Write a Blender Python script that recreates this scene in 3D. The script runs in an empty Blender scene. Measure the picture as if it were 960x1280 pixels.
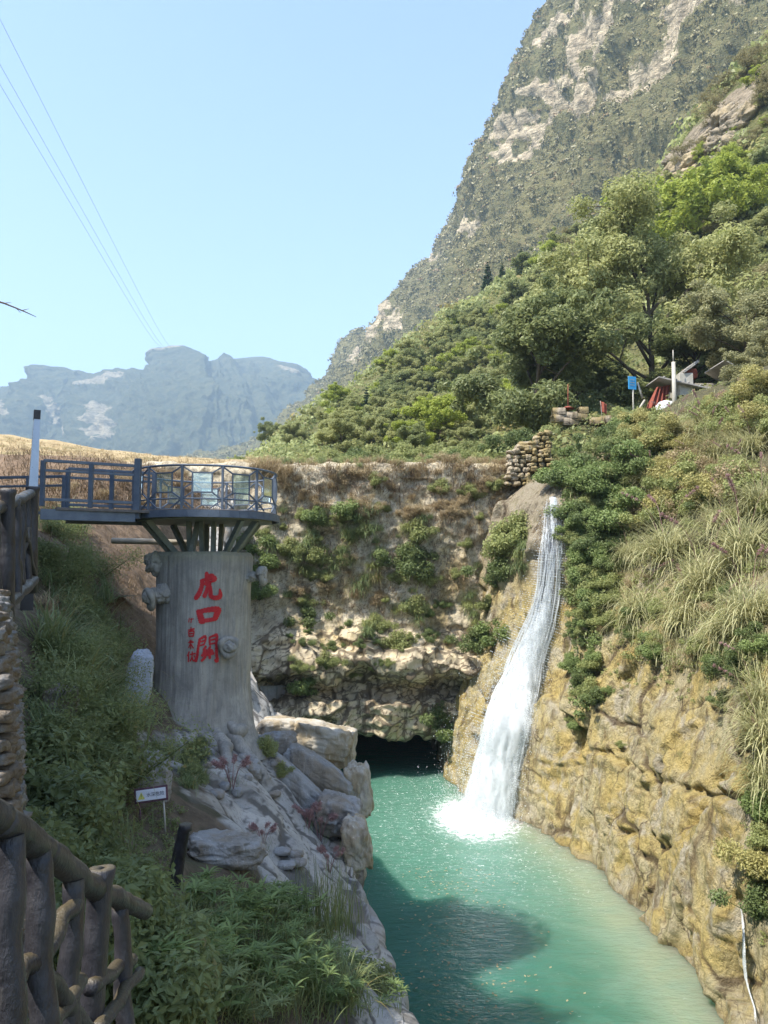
import bpy, math, random
import numpy as np
from mathutils import Vector, Matrix
from mathutils.bvhtree import BVHTree
random.seed(7); rng = np.random.default_rng(7)
SC = bpy.context.scene; COL = SC.collection
# ------------------------------------------------------------------ camera, world, sun, exposure
F = 964.0; TH = math.atan(76/964)
def P(px, py, Y):
    """world point seen at photograph pixel (px, py) at forward distance Y"""
    v = (640-py)/F
    k = Y/(math.cos(TH)-v*math.sin(TH))
    return np.array([(px-480)/F*k, Y, (math.sin(TH)+v*math.cos(TH))*k])
cd = bpy.data.cameras.new('camera'); cam = bpy.data.objects.new('camera', cd); COL.objects.link(cam)
cd.sensor_fit = 'VERTICAL'; cd.sensor_height = 36; cd.lens = 36*F/1280; cd.clip_start = .05; cd.clip_end = 20000
cam.location = (0, 0, 0); cam.rotation_euler = (math.pi/2+TH, 0, 0); SC.camera = cam
SD = Vector((-.50, -.32, .86)).normalized()
W = bpy.data.worlds.new('World'); SC.world = W; W.use_nodes = True
nt = W.node_tree; sky = nt.nodes.new('ShaderNodeTexSky'); sky.sky_type = 'NISHITA'; sky.sun_disc = False
sky.sun_elevation = math.asin(SD.z); sky.sun_rotation = math.atan2(SD.x, SD.y)
sky.air_density = 1.0; sky.dust_density = 1.2; sky.ozone_density = 1.2; sky.altitude = 300
tn = nt.nodes.new('ShaderNodeMix'); tn.data_type = 'RGBA'; tn.blend_type = 'MULTIPLY'; tn.inputs[0].default_value = 1; tn.inputs[7].default_value = (1.0, .99, 1.0, 1); nt.links.new(sky.outputs[0], tn.inputs[6]); nt.links.new(tn.outputs[2], nt.nodes['Background'].inputs[0]); nt.nodes['Background'].inputs[1].default_value = .15
sl = bpy.data.lights.new('sun', 'SUN'); sl.energy = 4.4; sl.angle = math.radians(.55); sl.color = (1, .94, .84)
so = bpy.data.objects.new('sun', sl); COL.objects.link(so); so.rotation_euler = SD.to_track_quat('Z', 'Y').to_euler()
SC.view_settings.view_transform = 'Standard'; SC.view_settings.look = 'None'; SC.view_settings.exposure = 1.42; SC.view_settings.gamma = 1
SC.view_settings.use_curve_mapping = False
SC.cycles.max_bounces = 6; SC.cycles.diffuse_bounces = 3; SC.cycles.transparent_max_bounces = 12; SC.cycles.volume_bounces = 0
SC.cycles.use_denoising = True; SC.cycles.caustics_reflective = False; SC.cycles.caustics_refractive = False
# ------------------------------------------------------------------ noise and maths
_p = rng.permutation(256); _p = np.concatenate([_p, _p, _p])
_g = rng.normal(size=(256, 3)); _g /= np.linalg.norm(_g, axis=1)[:, None]
def pn(Q):
    Q = np.asarray(Q, float); I = np.floor(Q).astype(int); f = Q-I; I &= 255; u = f*f*f*(f*(f*6-15)+10)
    r = 0
    for a in (0, 1):
        for b in (0, 1):
            for c in (0, 1):
                h = _p[_p[_p[(I[:, 0]+a) & 255]+((I[:, 1]+b) & 255)]+((I[:, 2]+c) & 255)]
                d = (_g[h]*(f-[a, b, c])).sum(1)
                w = (u[:, 0] if a else 1-u[:, 0])*(u[:, 1] if b else 1-u[:, 1])*(u[:, 2] if c else 1-u[:, 2])
                r = r+d*w
    return r*1.6
def fbm(Q, o=4, g=.5, ridged=False):
    Q = np.asarray(Q, float); s = 0; a = 1; t = 0
    for i in range(o):
        n = pn(Q*2**i+i*17.3)
        if ridged: n = 1-2*np.abs(n)
        s = s+a*n; t += a; a *= g
    return s/t
def worley(Q):
    Q = np.asarray(Q, float); I = np.floor(Q).astype(int); f1 = np.full(len(Q), 9.); f2 = f1.copy(); cid = np.zeros(len(Q))
    for a in (-1, 0, 1):
        for b in (-1, 0, 1):
            for c in (-1, 0, 1):
                J = I+[a, b, c]
                h = _p[_p[_p[J[:, 0] & 255]+(J[:, 1] & 255)]+(J[:, 2] & 255)]
                C = J+.5+_g[h]*.45
                d = ((Q-C)**2).sum(1)**.5
                m = d < f1
                f2 = np.where(m, f1, np.minimum(f2, d)); cid = np.where(m, h/255., cid); f1 = np.where(m, d, f1)
    return f1, f2, cid
def facet(Q, seed=0):
    """piecewise tilted planes: angular broken faces"""
    Q = np.asarray(Q, float)+seed*13.1; I = np.floor(Q).astype(int); f1 = np.full(len(Q), 9.); out = np.zeros(len(Q))
    for a in (-1, 0, 1):
        for b in (-1, 0, 1):
            for c in (-1, 0, 1):
                J = I+[a, b, c]; h = _p[_p[_p[J[:, 0] & 255]+(J[:, 1] & 255)]+(J[:, 2] & 255)]; D = Q-(J+.5+_g[h]*.45); d = (D**2).sum(1)
                m = d < f1; out = np.where(m, (D*_g[(h+71) & 255]).sum(1)+(h/255.-.5)*.5, out); f1 = np.where(m, d, f1)
    return out
def blur(D, shape, n=2):
    D = D.reshape(shape)
    for _ in range(n):
        Q = np.pad(D, 1, mode='edge'); D = (Q[:-2, 1:-1]+2*Q[1:-1, 1:-1]+Q[2:, 1:-1])/4; Q = np.pad(D, 1, mode='edge'); D = (Q[1:-1, :-2]+2*Q[1:-1, 1:-1]+Q[1:-1, 2:])/4
    return D.ravel()
def ss(a, b, x):
    t = np.clip((x-a)/(b-a), 0, 1); return t*t*(3-2*t)
def tps(pts, lam=.002):
    pts = np.array(pts, float); X = pts[:, :2]; sc = 1/50.; Xs = X*sc
    def U(r): return np.where(r > 0, r*r*np.log(r+1e-12), 0)
    n = len(X); K = U(np.linalg.norm(Xs[:, None]-Xs[None], axis=2))+lam*np.eye(n)
    Pm = np.c_[np.ones(n), Xs]; A = np.zeros((n+3, n+3)); A[:n, :n] = K; A[:n, n:] = Pm; A[n:, :n] = Pm.T
    w = np.linalg.solve(A, np.r_[pts[:, 2], 0, 0, 0])
    def f(x, y):
        q = np.c_[np.ravel(x), np.ravel(y)]*sc; out = np.empty(len(q))
        for i in range(0, len(q), 50000):
            s = q[i:i+50000]; out[i:i+50000] = U(np.linalg.norm(s[:, None]-Xs[None], axis=2))@w[:n]+w[n]+s@w[n+1:]
        return out.reshape(np.shape(x))
    return f
def interp(path, t):
    path = np.array(path, float); k = np.linspace(0, 1, len(path)); return np.stack([np.interp(t, k, path[:, i]) for i in range(path.shape[1])], -1)
def crom(pts, n):
    """Catmull-Rom resample"""
    p = np.array(pts, float); p = np.vstack([2*p[0]-p[1], p, 2*p[-1]-p[-2]]); m = len(p)-3
    t = np.linspace(0, m-1e-6, n); i = t.astype(int); f = (t-i)[:, None]
    a, b, c, d = p[i], p[i+1], p[i+2], p[i+3]
    return .5*(2*b+(c-a)*f+(2*a-5*b+4*c-d)*f**2+(3*b-a-3*c+d)*f**3)
# ------------------------------------------------------------------ mesh helpers
class MB:
    def __init__(s): s.V = []; s.F = []; s.A = []; s.n = 0
    def add(s, V, Fs, var=0.):
        V = np.asarray(V, float)
        if not isinstance(Fs, list): Fs = [Fs]
        for f in Fs:
            if len(f): s.F.append(np.asarray(f, int)+s.n)
        s.V.append(V); s.A.append(np.full(len(V), var) if np.isscalar(var) else np.asarray(var, float)); s.n += len(V)
    def build(s, name, mat, parent=None, smooth=True, loc=(0, 0, 0), attrs=None):
        return mk(name, np.vstack(s.V), s.F, mat, parent, smooth, {'var': np.concatenate(s.A), **(attrs or {})}, loc)
def mk(name, V, Fs, mat, parent=None, smooth=True, attrs=None, loc=(0, 0, 0)):
    if not isinstance(Fs, list): Fs = [Fs]
    me = bpy.data.meshes.new(name); me.vertices.add(len(V)); me.vertices.foreach_set('co', np.asarray(V, np.float32).ravel())
    tot = sum(f.size for f in Fs); nf = sum(len(f) for f in Fs)
    me.loops.add(tot); me.loops.foreach_set('vertex_index', np.concatenate([f.ravel() for f in Fs]).astype(np.int32))
    cnt = np.concatenate([np.full(len(f), f.shape[1]) for f in Fs]); st = np.r_[0, np.cumsum(cnt)[:-1]]
    me.polygons.add(nf); me.polygons.foreach_set('loop_start', st.astype(np.int32))
    me.update(calc_edges=True)
    me.polygons.foreach_set('use_smooth', np.full(nf, smooth))
    for k, a in (attrs or {}).items():
        at = me.attributes.new(k, 'FLOAT', 'POINT'); at.data.foreach_set('value', np.asarray(a, np.float32))
    me.materials.append(mat)
    o = bpy.data.objects.new(name, me); COL.objects.link(o); o.location = loc
    if parent: o.parent = parent
    return o
def empty(name, loc=(0, 0, 0), rz=0):
    o = bpy.data.objects.new(name, None); COL.objects.link(o); o.location = loc; o.rotation_euler = (0, 0, rz); return o
def tag(o, label=None, cat=None, group=None, kind=None):
    if label: o['label'] = label
    if cat: o['category'] = cat
    if group: o['group'] = group
    if kind: o['kind'] = kind
    return o
def copy_tree(o, parent=None):
    c = o.copy(); COL.objects.link(c)
    if parent: c.parent = parent
    for ch in list(o.children): copy_tree(ch, c)
    return c
def gridF(nu, nv, wrap=False):
    i = np.arange(nu if wrap else nu-1)[:, None]; j = np.arange(nv-1)[None]
    a = i*nv+j; b = ((i+1) % nu)*nv+j
    return np.stack([a, b, b+1, a+1], -1).reshape(-1, 4)
def norms(G):
    a = np.gradient(G, axis=0); b = np.gradient(G, axis=1); n = np.cross(a, b); return n/(np.linalg.norm(n, axis=2, keepdims=True)+1e-9)
def tube(pts, rad, n=8, caps=True):
    pts = np.array(pts, float); rad = np.broadcast_to(rad, len(pts)); m = len(pts)
    t = np.gradient(pts, axis=0); t /= np.linalg.norm(t, axis=1)[:, None]+1e-9
    up = np.array([0, 0, 1.]) if abs(t[0][2]) < .9 else np.array([1., 0, 0]); A = np.empty((m, 3))
    a = np.cross(t[0], up); a /= np.linalg.norm(a)
    for i in range(m):
        a = a-t[i]*(a@t[i]); a /= np.linalg.norm(a)+1e-9; A[i] = a
    B = np.cross(t, A); th = np.linspace(0, 2*math.pi, n, endpoint=False)
    V = pts[:, None]+(A[:, None]*np.cos(th)[None, :, None]+B[:, None]*np.sin(th)[None, :, None])*rad[:, None, None]
    V = V.reshape(-1, 3); i = np.arange(m-1)[:, None]; j = np.arange(n)[None]
    Fq = np.stack([i*n+j, i*n+(j+1) % n, (i+1)*n+(j+1) % n, (i+1)*n+j], -1).reshape(-1, 4); Fs = [Fq]
    if caps:
        V = np.vstack([V, pts[0], pts[-1]]); k = np.arange(n); b = (m-1)*n
        Fs.append(np.c_[(k+1) % n, k, np.full(n, m*n)]); Fs.append(np.c_[b+k, b+(k+1) % n, np.full(n, m*n+1)])
    return V, Fs
def box(c, s, R=None, bev=0):
    """box with chamfered edges"""
    s = np.array(s, float)/2; bev = min(bev, s.min()*.9)
    if bev <= 0:
        V = np.array([[x, y, z] for x in (-1, 1) for y in (-1, 1) for z in (-1, 1)])*s
        Fs = [np.array([[0, 1, 3, 2], [4, 6, 7, 5], [0, 4, 5, 1], [2, 3, 7, 6], [0, 2, 6, 4], [1, 5, 7, 3]])]
    else:
        V = []; idx = {}
        for x in (-1, 1):
            for y in (-1, 1):
                for z in (-1, 1):
                    for ax in range(3):
                        p = np.array([x, y, z])*(s-bev); p[ax] = np.array([x, y, z])[ax]*s[ax]; idx[(x, y, z, ax)] = len(V); V.append(p)
        q = []; tr = []
        for ax in range(3):
            u, v = [k for k in range(3) if k != ax]
            for sg in (-1, 1):
                f = []
                for (a, b) in ((-1, -1), (1, -1), (1, 1), (-1, 1)):
                    k = [0, 0, 0]; k[ax] = sg; k[u] = a; k[v] = b; f.append(idx[(*k, ax)])
                q.append(f if (sg > 0) == (ax != 1) else f[::-1])
            for a in (-1, 1):
                for b in (-1, 1):
                    k0 = [0]*3; k1 = [0]*3; k0[u] = k1[u] = a; k0[v] = k1[v] = b; k0[ax] = -1; k1[ax] = 1
                    f = [idx[(*k0, u)], idx[(*k1, u)], idx[(*k1, v)], idx[(*k0, v)]]; q.append(f)
        for x in (-1, 1):
            for y in (-1, 1):
                for z in (-1, 1): tr.append([idx[(x, y, z, 0)], idx[(x, y, z, 1)], idx[(x, y, z, 2)]])
        V = np.array(V); Fs = [np.array(q), np.array(tr)]
    if R is not None: V = V@np.array(R).T
    return V+np.array(c), Fs
def bar(a, b, w, h=None, bev=.004):
    """rectangular bar from a to b; h is measured upwards"""
    a = np.array(a, float); b = np.array(b, float); h = h or w; d = b-a; L = np.linalg.norm(d); d /= L
    up = np.array([0, 0, 1.]) if abs(d[2]) < .95 else np.array([0, 1., 0])
    s = np.cross(d, up); s /= np.linalg.norm(s); u = np.cross(s, d)
    return box((a+b)/2, (L, w, h), np.stack([d, s, u], 1), bev)
def ico(sub=2):
    import bmesh
    bm = bmesh.new(); bmesh.ops.create_icosphere(bm, subdivisions=sub, radius=1); V = np.array([v.co[:] for v in bm.verts]); Fa = np.array([[v.index for v in f.verts] for f in bm.faces]); bm.free(); return V, Fa
ICO = {k: ico(k) for k in (1, 2, 3, 4, 5)}
def rot(rx=0, ry=0, rz=0): return np.array((Matrix.Rotation(rz, 3, 'Z') @ Matrix.Rotation(ry, 3, 'Y') @ Matrix.Rotation(rx, 3, 'X')))
def rockV(size, seed, sub=4, boxy=.6, amp=.12, R=None, strata=0):
    V, Fa = ICO[sub]; V = V.copy(); m = np.abs(V).max(1, keepdims=True); V = V*(1-boxy)+V/m*boxy*.85
    n = V/np.linalg.norm(V, axis=1)[:, None]
    f1, f2, c = worley(V*1.3+seed*3.7)
    V = V+n*(fbm(V*1.6+seed*5.1, 5, .6)*amp*1.4+facet(V*1.7+seed)*amp*.9+facet(V*4+seed)*amp*.3-.06*np.exp(-((f2-f1)/.05)**2))[:, None]
    if strata: V = V+n*(.03*np.sin(V[:, 2]*strata+fbm(V*2+seed, 2)*3))[:, None]
    V = V*np.array(size)
    if R is not None: V = V@np.array(R).T
    return V, Fa
# ------------------------------------------------------------------ materials
class N:
    def __init__(s, name):
        s.m = bpy.data.materials.new(name); s.m.use_nodes = True; s.t = s.m.node_tree; s.b = s.t.nodes['Principled BSDF']; s.out = s.t.nodes['Material Output']
    def n(s, ty, **k):
        x = s.t.nodes.new(ty)
        for a, b in k.items():
            if a[0] == 'i' and a[1:].isdigit(): s.set(x.inputs[int(a[1:])], b)
            elif a.startswith('I_'): s.set(x.inputs[a[2:].replace('_', ' ')], b)
            else: setattr(x, a, b)
        return x
    def set(s, sock, v):
        if isinstance(v, bpy.types.NodeSocket): s.t.links.new(v, sock)
        elif isinstance(v, bpy.types.Node): s.t.links.new(v.outputs[0], sock)
        else: sock.default_value = v
    def pos(s): return s.n('ShaderNodeNewGeometry').outputs['Position']
    def obj(s): return s.n('ShaderNodeTexCoord').outputs['Object']
    def map(s, v, sc=(1, 1, 1), rt=(0, 0, 0)): return s.n('ShaderNodeMapping', I_Vector=v, I_Scale=sc, I_Rotation=rt)
    def noise(s, v, sc, d=5, r=.55, dist=0): return s.n('ShaderNodeTexNoise', I_Vector=v, I_Scale=sc, I_Detail=d, I_Roughness=r, I_Distortion=dist).outputs[0]
    def rng(s, x, a, b, c=0., d=1.): return s.n('ShaderNodeMapRange', i0=x, i1=a, i2=b, i3=c, i4=d).outputs[0]
    def mix(s, f, a, b, bt='MIX'):
        x = s.n('ShaderNodeMix', data_type='RGBA', blend_type=bt); s.set(x.inputs[0], f)
        s.set(x.inputs[6], a if not isinstance(a, tuple) else (*a, 1)); s.set(x.inputs[7], b if not isinstance(b, tuple) else (*b, 1)); return x.outputs[2]
    def math(s, op, a, b=0.): return s.n('ShaderNodeMath', operation=op, i0=a, i1=b).outputs[0]
    def attr(s, n): return s.n('ShaderNodeAttribute', attribute_name=n).outputs['Fac']
    def ramp(s, x, st):
        r = s.n('ShaderNodeValToRGB', i0=x); e = r.color_ramp.elements
        while len(e) < len(st): e.new(.5)
        for i, (p, c) in enumerate(st): e[i].position = p; e[i].color = (*c, 1)
        return r.outputs[0]
    def bump(s, h, st=.4, d=.05, nrm=None):
        b = s.n('ShaderNodeBump', I_Height=h, I_Strength=st, I_Distance=d)
        if nrm is not None: s.set(b.inputs['Normal'], nrm)
        return b.outputs[0]
    def fin(s, col, rough=.8, nrm=None, spec=.3):
        s.set(s.b.inputs['Base Color'], col if not isinstance(col, tuple) else (*col, 1)); s.set(s.b.inputs['Roughness'], rough); s.b.inputs['Specular IOR Level'].default_value = spec
        if nrm is not None: s.set(s.b.inputs['Normal'], nrm)
        return s.m
def m_rock(name, c1, c2, c3, dark, sc=1., bump=.5, strat=0, stain=.55, warm=None, warmw=.5, lay=.6):
    k = N(name); p = k.pos(); n1 = k.noise(p, .5*sc, 6, .6, .4); n2 = k.noise(p, 2.6*sc, 6, .62); n3 = k.noise(p, 14*sc, 5, .7)
    col = k.ramp(n1, [(.3, c1), (.5, c2), (.68, c3)])
    col = k.mix(k.rng(n2, .4, .62, 0, .6), col, c2)
    if warm:
        wv = k.noise(k.map(p, (.9, .9, .3)), .8*sc, 5, .6, .8); col = k.mix(k.rng(wv, .5-warmw*.2, .62-warmw*.2, 0, .9), col, warm)
    # run-off stains with a shape of their own
    st = k.noise(k.map(p, (2.2, 2.2, .28)), 1.1*sc, 6, .65, .3); col = k.mix(k.rng(st, .52, .70, 0, stain), col, dark)
    st2 = k.noise(k.map(p, (5, 5, .5)), 1.7*sc, 4, .6); col = k.mix(k.rng(st2, .60, .7, 0, .35), col, tuple(min(1, x*1.5) for x in c3))
    sp = k.noise(p, 30*sc, 3, .6); col = k.mix(k.rng(sp, .55, .75, 0, .35), col, dark)
    h = k.math('ADD', k.math('MULTIPLY', n3, .5), n2)
    vo = k.n('ShaderNodeTexVoronoi', I_Vector=k.map(k.noise(p, 1.2*sc, 3) if 0 else p, (1, 1, 1.8)), I_Scale=2.2*sc, feature='DISTANCE_TO_EDGE'); cr = k.rng(vo.outputs[0], 0, .05, 0, 1)
    if lay:
        wz = k.n('ShaderNodeTexWave', I_Vector=p, I_Scale=.9*sc, I_Distortion=7, I_Detail=4, I_Detail_Scale=1.2, bands_direction='Z').outputs[1]
        h = k.math('ADD', h, k.math('MULTIPLY', wz, .35*lay))
    nr = k.bump(h, bump, .12/sc); nr = k.bump(cr, .25, .03/sc, nr)
    return k.fin(col, k.rng(n2, .3, .7, .6, .92), nr)
def m_leaf(name, a, b, tr=.35, dead=None, rough=.5, hue=.0):
    k = N(name); v = k.attr('var'); r = k.n('ShaderNodeObjectInfo').outputs['Random']
    n = k.noise(k.pos(), .6, 2)
    x = k.math('ADD', k.math('MULTIPLY', v, .7), k.math('ADD', k.math('MULTIPLY', r, .25), k.math('MULTIPLY', k.math('SUBTRACT', n, .5), .5)))
    col = k.mix(k.rng(x, .1, .85), a, b)
    if dead: col = k.mix(k.rng(v, .9, .96), col, dead)
    k.fin(col, rough, None, .35)
    t = k.n('ShaderNodeBsdfTranslucent'); k.set(t.inputs[0], k.mix(.5, col, b)); mx = k.n('ShaderNodeMixShader', i0=tr); k.set(mx.inputs[1], k.b.outputs[0]); k.set(mx.inputs[2], t.outputs[0])
    k.set(k.out.inputs[0], mx.outputs[0]); return k.m
M = {}
M['travertine'] = m_rock('yellow travertine', (.30, .21, .085), (.42, .31, .14), (.50, .40, .22), (.085, .055, .03), 1, .6, warm=(.36, .235, .065), warmw=.75, stain=.6, lay=.3)
M['damrock'] = m_rock('dam rock', (.22, .175, .12), (.36, .30, .215), (.46, .39, .29), (.07, .05, .035), 1.2, .7, warm=(.30, .23, .10), warmw=.35, stain=.7)
M['greyrock'] = m_rock('grey rock', (.22, .22, .22), (.32, .32, .315), (.42, .41, .39), (.07, .065, .06), 1.6, .7, warm=(.26, .22, .17), warmw=.1, stain=.5, lay=.4)
M['greyrock2'] = m_rock('dark wall stone', (.15, .145, .14), (.24, .23, .215), (.34, .32, .29), (.05, .045, .04), 3, .8, warm=(.20, .15, .10), warmw=.2, stain=.6, lay=.5)
M['boulder'] = m_rock('boulder rock', (.34, .31, .26), (.46, .42, .35), (.55, .51, .43), (.09, .08, .06), 2, .6, warm=(.33, .26, .16), warmw=.3, stain=.4, lay=.2)
def m_ground(name, soil, soil2, green, gw):
    k = N(name); p = k.pos(); n = k.noise(p, 1.2, 6, .65); n2 = k.noise(p, 8, 5, .7); g = k.noise(p, .35, 5, .6)
    col = k.mix(k.rng(n, .35, .65), soil, soil2); col = k.mix(k.rng(g, .5-gw, .6-gw*.5, 0, .9), col, green); col = k.mix(k.rng(n2, .5, .75, 0, .5), col, tuple(x*.45 for x in soil))
    return k.fin(col, .95, k.bump(k.math('ADD', n2, n), .7, .1), .15)
M['soil'] = m_ground('bank soil', (.13, .095, .06), (.20, .15, .10), (.055, .065, .03), .08)
M['hillsoil'] = m_ground('hill ground', (.13, .12, .06), (.21, .18, .09), (.07, .09, .03), .2)
M['field'] = m_ground('dry field', (.36, .27, .15), (.46, .37, .22), (.20, .17, .08), -.05)
M['earth'] = m_ground('base ground', (.12, .12, .07), (.16, .15, .09), (.06, .08, .03), .2)
def m_mount(name, sc, ca, cb, cc, rk1, rk2):
    k = N(name); p = k.pos(); m = k.attr('cliff'); n = k.noise(p, 3.2*sc, 7, .68); n2 = k.noise(p, 11*sc, 5, .7); v = k.noise(k.map(p, (1, 1, .35)), 8*sc, 6, .65)
    col = k.mix(k.rng(n, .35, .65), ca, cb); col = k.mix(k.rng(n2, .5, .7, 0, .7), col, cc)
    rk = k.mix(k.rng(v, .35, .6), rk1, rk2); bd = k.noise(k.map(p, (.25, .25, 2.2), (0, .18, 0)), 7*sc, 5, .7, .3); rk = k.mix(k.rng(bd, .50, .60, 0, .75), rk, (.15, .13, .085)); rk = k.mix(k.rng(n2, .52, .62, 0, .6), rk, (.12, .10, .07))
    col = k.mix(k.rng(k.math('ADD', m, k.math('ADD', k.math('MULTIPLY', k.math('SUBTRACT', v, .5), 1.3), k.math('MULTIPLY', k.math('SUBTRACT', n, .5), 1.2))), .46, .56), col, rk)
    return k.fin(col, .95, k.bump(k.math('ADD', n, k.math('MULTIPLY', n2, .7)), 1., 1.2/sc*.12), .1)
M['mount'] = m_mount('mountain face', .02, (.13, .13, .06), (.20, .18, .085), (.21, .165, .08), (.68, .58, .41), (.42, .35, .25))
M['farmount'] = m_mount('far mountain', .008, (.03, .045, .03), (.09, .095, .05), (.15, .13, .075), (.46, .39, .27), (.26, .23, .17))
for nm, a in dict(
    treeleaf=((.17, .19, .075), (.46, .47, .20), .45), treedark=((.11, .14, .055), (.32, .35, .145), .42), treeyel=((.19, .24, .04), (.42, .47, .09), .42),
    treeolive=((.20, .20, .10), (.43, .42, .22), .42), treethin=((.17, .15, .07), (.36, .32, .16), .42), conifer=((.018, .045, .02), (.05, .09, .035), .15), bush=((.14, .17, .06), (.40, .43, .17), .42),
    bushyel=((.21, .20, .075), (.47, .43, .17), .38), bushdark=((.065, .10, .035), (.21, .26, .095), .36), ivy=((.085, .13, .04), (.27, .34, .12), .38),
    pampas=((.21, .23, .09), (.60, .57, .32), .42), dry=((.22, .16, .085), (.50, .40, .24), .3), scrub=((.07, .05, .03), (.20, .14, .08), .2), drybrown=((.12, .08, .045), (.27, .19, .11), .2),
    shade=((.09, .12, .05), (.28, .32, .13), .4), lance=((.10, .155, .055), (.29, .37, .13), .4), lanceyel=((.30, .38, .09), (.46, .54, .15), .38), grass=((.11, .16, .07), (.31, .38, .17), .38),
    plume=((.26, .14, .14), (.42, .27, .25), .3), farmtn=((.035, .055, .03), (.085, .10, .05), .1), mtn=((.115, .115, .048), (.29, .25, .115), .15), mtnred=((.17, .105, .045), (.26, .17, .07), .1)).items():
    M[nm] = m_leaf(nm+' leaves', a[0], a[1], a[2], dead=(.30, .24, .09) if nm in ('shade', 'lance', 'bush', 'grass') else None)
M['hillrock'] = m_rock('outcrop rock', (.17, .14, .10), (.26, .22, .16), (.34, .29, .21), (.07, .055, .04), .25, .8, warm=(.34, .27, .16), warmw=.3, stain=.5)
def m_bark():
    k = N('bark'); p = k.obj(); n = k.noise(k.map(p, (1, 1, .15)), 12, 5, .7); return k.fin(k.mix(n, (.05, .035, .022), (.19, .15, .11)), .9, k.bump(n, .6, .03))
M['bark'] = m_bark()
def m_simple(name, a, b, sc=6, rough=.6, bump=.2, metal=0, spec=.4):
    k = N(name); p = k.obj(); n = k.noise(p, sc, 6, .65); n2 = k.noise(p, sc*5, 4, .7); c = k.mix(k.rng(n, .3, .7), a, b); k.b.inputs['Metallic'].default_value = metal
    return k.fin(c, k.rng(n2, .3, .7, max(0.05, rough-.12), min(1, rough+.12)), k.bump(n2, bump, .01), spec)
M['steel'] = m_simple('painted grey steel', (.075, .10, .145), (.125, .155, .20), 5, .42, .15, 0, .5)
M['steelunder'] = m_simple('weathered beams', (.13, .15, .13), (.22, .24, .20), 7, .6, .3)
M['deck'] = m_simple('deck boards', (.10, .09, .085), (.17, .15, .14), 7, .7, .3)
M['postlit'] = m_simple('sunlit post metal', (.36, .42, .52), (.46, .52, .62), 6, .35, .1, .3)  # pale tone paints the light on the tall post's top half
M['black'] = m_simple('dark cap', (.02, .02, .025), (.045, .045, .05), 8, .5, .1)
M['log'] = None
def m_log():
    k = N('imitation log concrete'); p = k.obj(); n = k.noise(p, 7, 6, .65); n2 = k.noise(k.map(p, (1, 1, .25)), 30, 5, .7); up = k.n('ShaderNodeSeparateXYZ', i0=k.n('ShaderNodeNewGeometry').outputs['Normal']).outputs[2]
    c = k.mix(k.rng(n, .35, .65), (.020, .020, .026), (.052, .052, .062)); c = k.mix(k.rng(k.math('ADD', up, k.math('MULTIPLY', n, 1.2)), 1.0, 1.5, 0, .8), c, (.10, .078, .04)); c = k.mix(k.rng(n2, .6, .72, 0, .5), c, (.13, .125, .12))
    return k.fin(c, k.rng(n, .3, .7, .30, .6), k.bump(k.math('ADD', n2, n), .6, .02), .5)
M['log'] = m_log()
def m_stump():
    k = N('cement tree trunk'); p = k.pos(); n = k.noise(p, 1.6, 6, .6, .5); v = k.noise(k.map(p, (1, 1, .05)), 22, 5, .6); n3 = k.noise(p, 18, 5, .7); st = k.noise(k.map(p, (3, 3, .3)), 1.2, 6, .6, .4)
    c = k.mix(k.rng(n, .35, .62), (.26, .25, .225), (.41, .39, .345)); c = k.mix(k.rng(v, .4, .65, 0, .45), c, (.145, .14, .14)); c = k.mix(k.rng(st, .52, .66, 0, .6), c, (.42, .39, .34)); c = k.mix(k.rng(n3, .55, .7, 0, .35), c, (.10, .10, .10))
    z = k.n('ShaderNodeSeparateXYZ', i0=p).outputs[2]; c = k.mix(k.rng(k.math('ADD', z, k.math('MULTIPLY', n, .8)), .55, .95, 0, .6), c, (.24, .24, .13))
    return k.fin(c, .85, k.bump(k.math('ADD', v, k.math('MULTIPLY', n3, .6)), .55, .02), .25)
M['stump'] = m_stump()
M['red'] = m_simple('red paint', (.42, .012, .02), (.58, .025, .03), 14, .6, .2)
M['white'] = m_simple('white sign', (.62, .64, .70), (.74, .75, .80), 8, .4, .05)
M['yellow'] = m_simple('yellow mark', (.62, .60, .12), (.72, .68, .18), 8, .5, .05)
M['ink'] = m_simple('ink', (.05, .05, .08), (.09, .09, .12), 8, .5, .05)
M['maroon'] = m_simple('maroon frame', (.07, .03, .045), (.13, .06, .08), 8, .5, .1)
M['blue'] = m_simple('blue sign', (.04, .30, .62), (.07, .38, .70), 5, .4, .05)
M['pole'] = m_simple('pale pole', (.34, .32, .27), (.47, .45, .39), 5, .6, .2)
M['slate'] = m_simple('hut roof', (.20, .19, .18), (.36, .34, .31), 2.5, .8, .5)
M['cloth'] = m_simple('red brown cloth', (.20, .045, .03), (.30, .085, .055), 3, .9, .4)
M['conc'] = m_simple('block concrete', (.28, .25, .20), (.42, .38, .30), 2.5, .85, .5)
M['wire'] = m_simple('cable', (.22, .25, .30), (.28, .31, .36), 5, .6, .1)
M['whitestone'] = m_rock('speckled white stone', (.26, .28, .32), (.38, .41, .47), (.48, .51, .58), (.07, .07, .08), 1.1, .3, stain=.3, lay=0)
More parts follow.
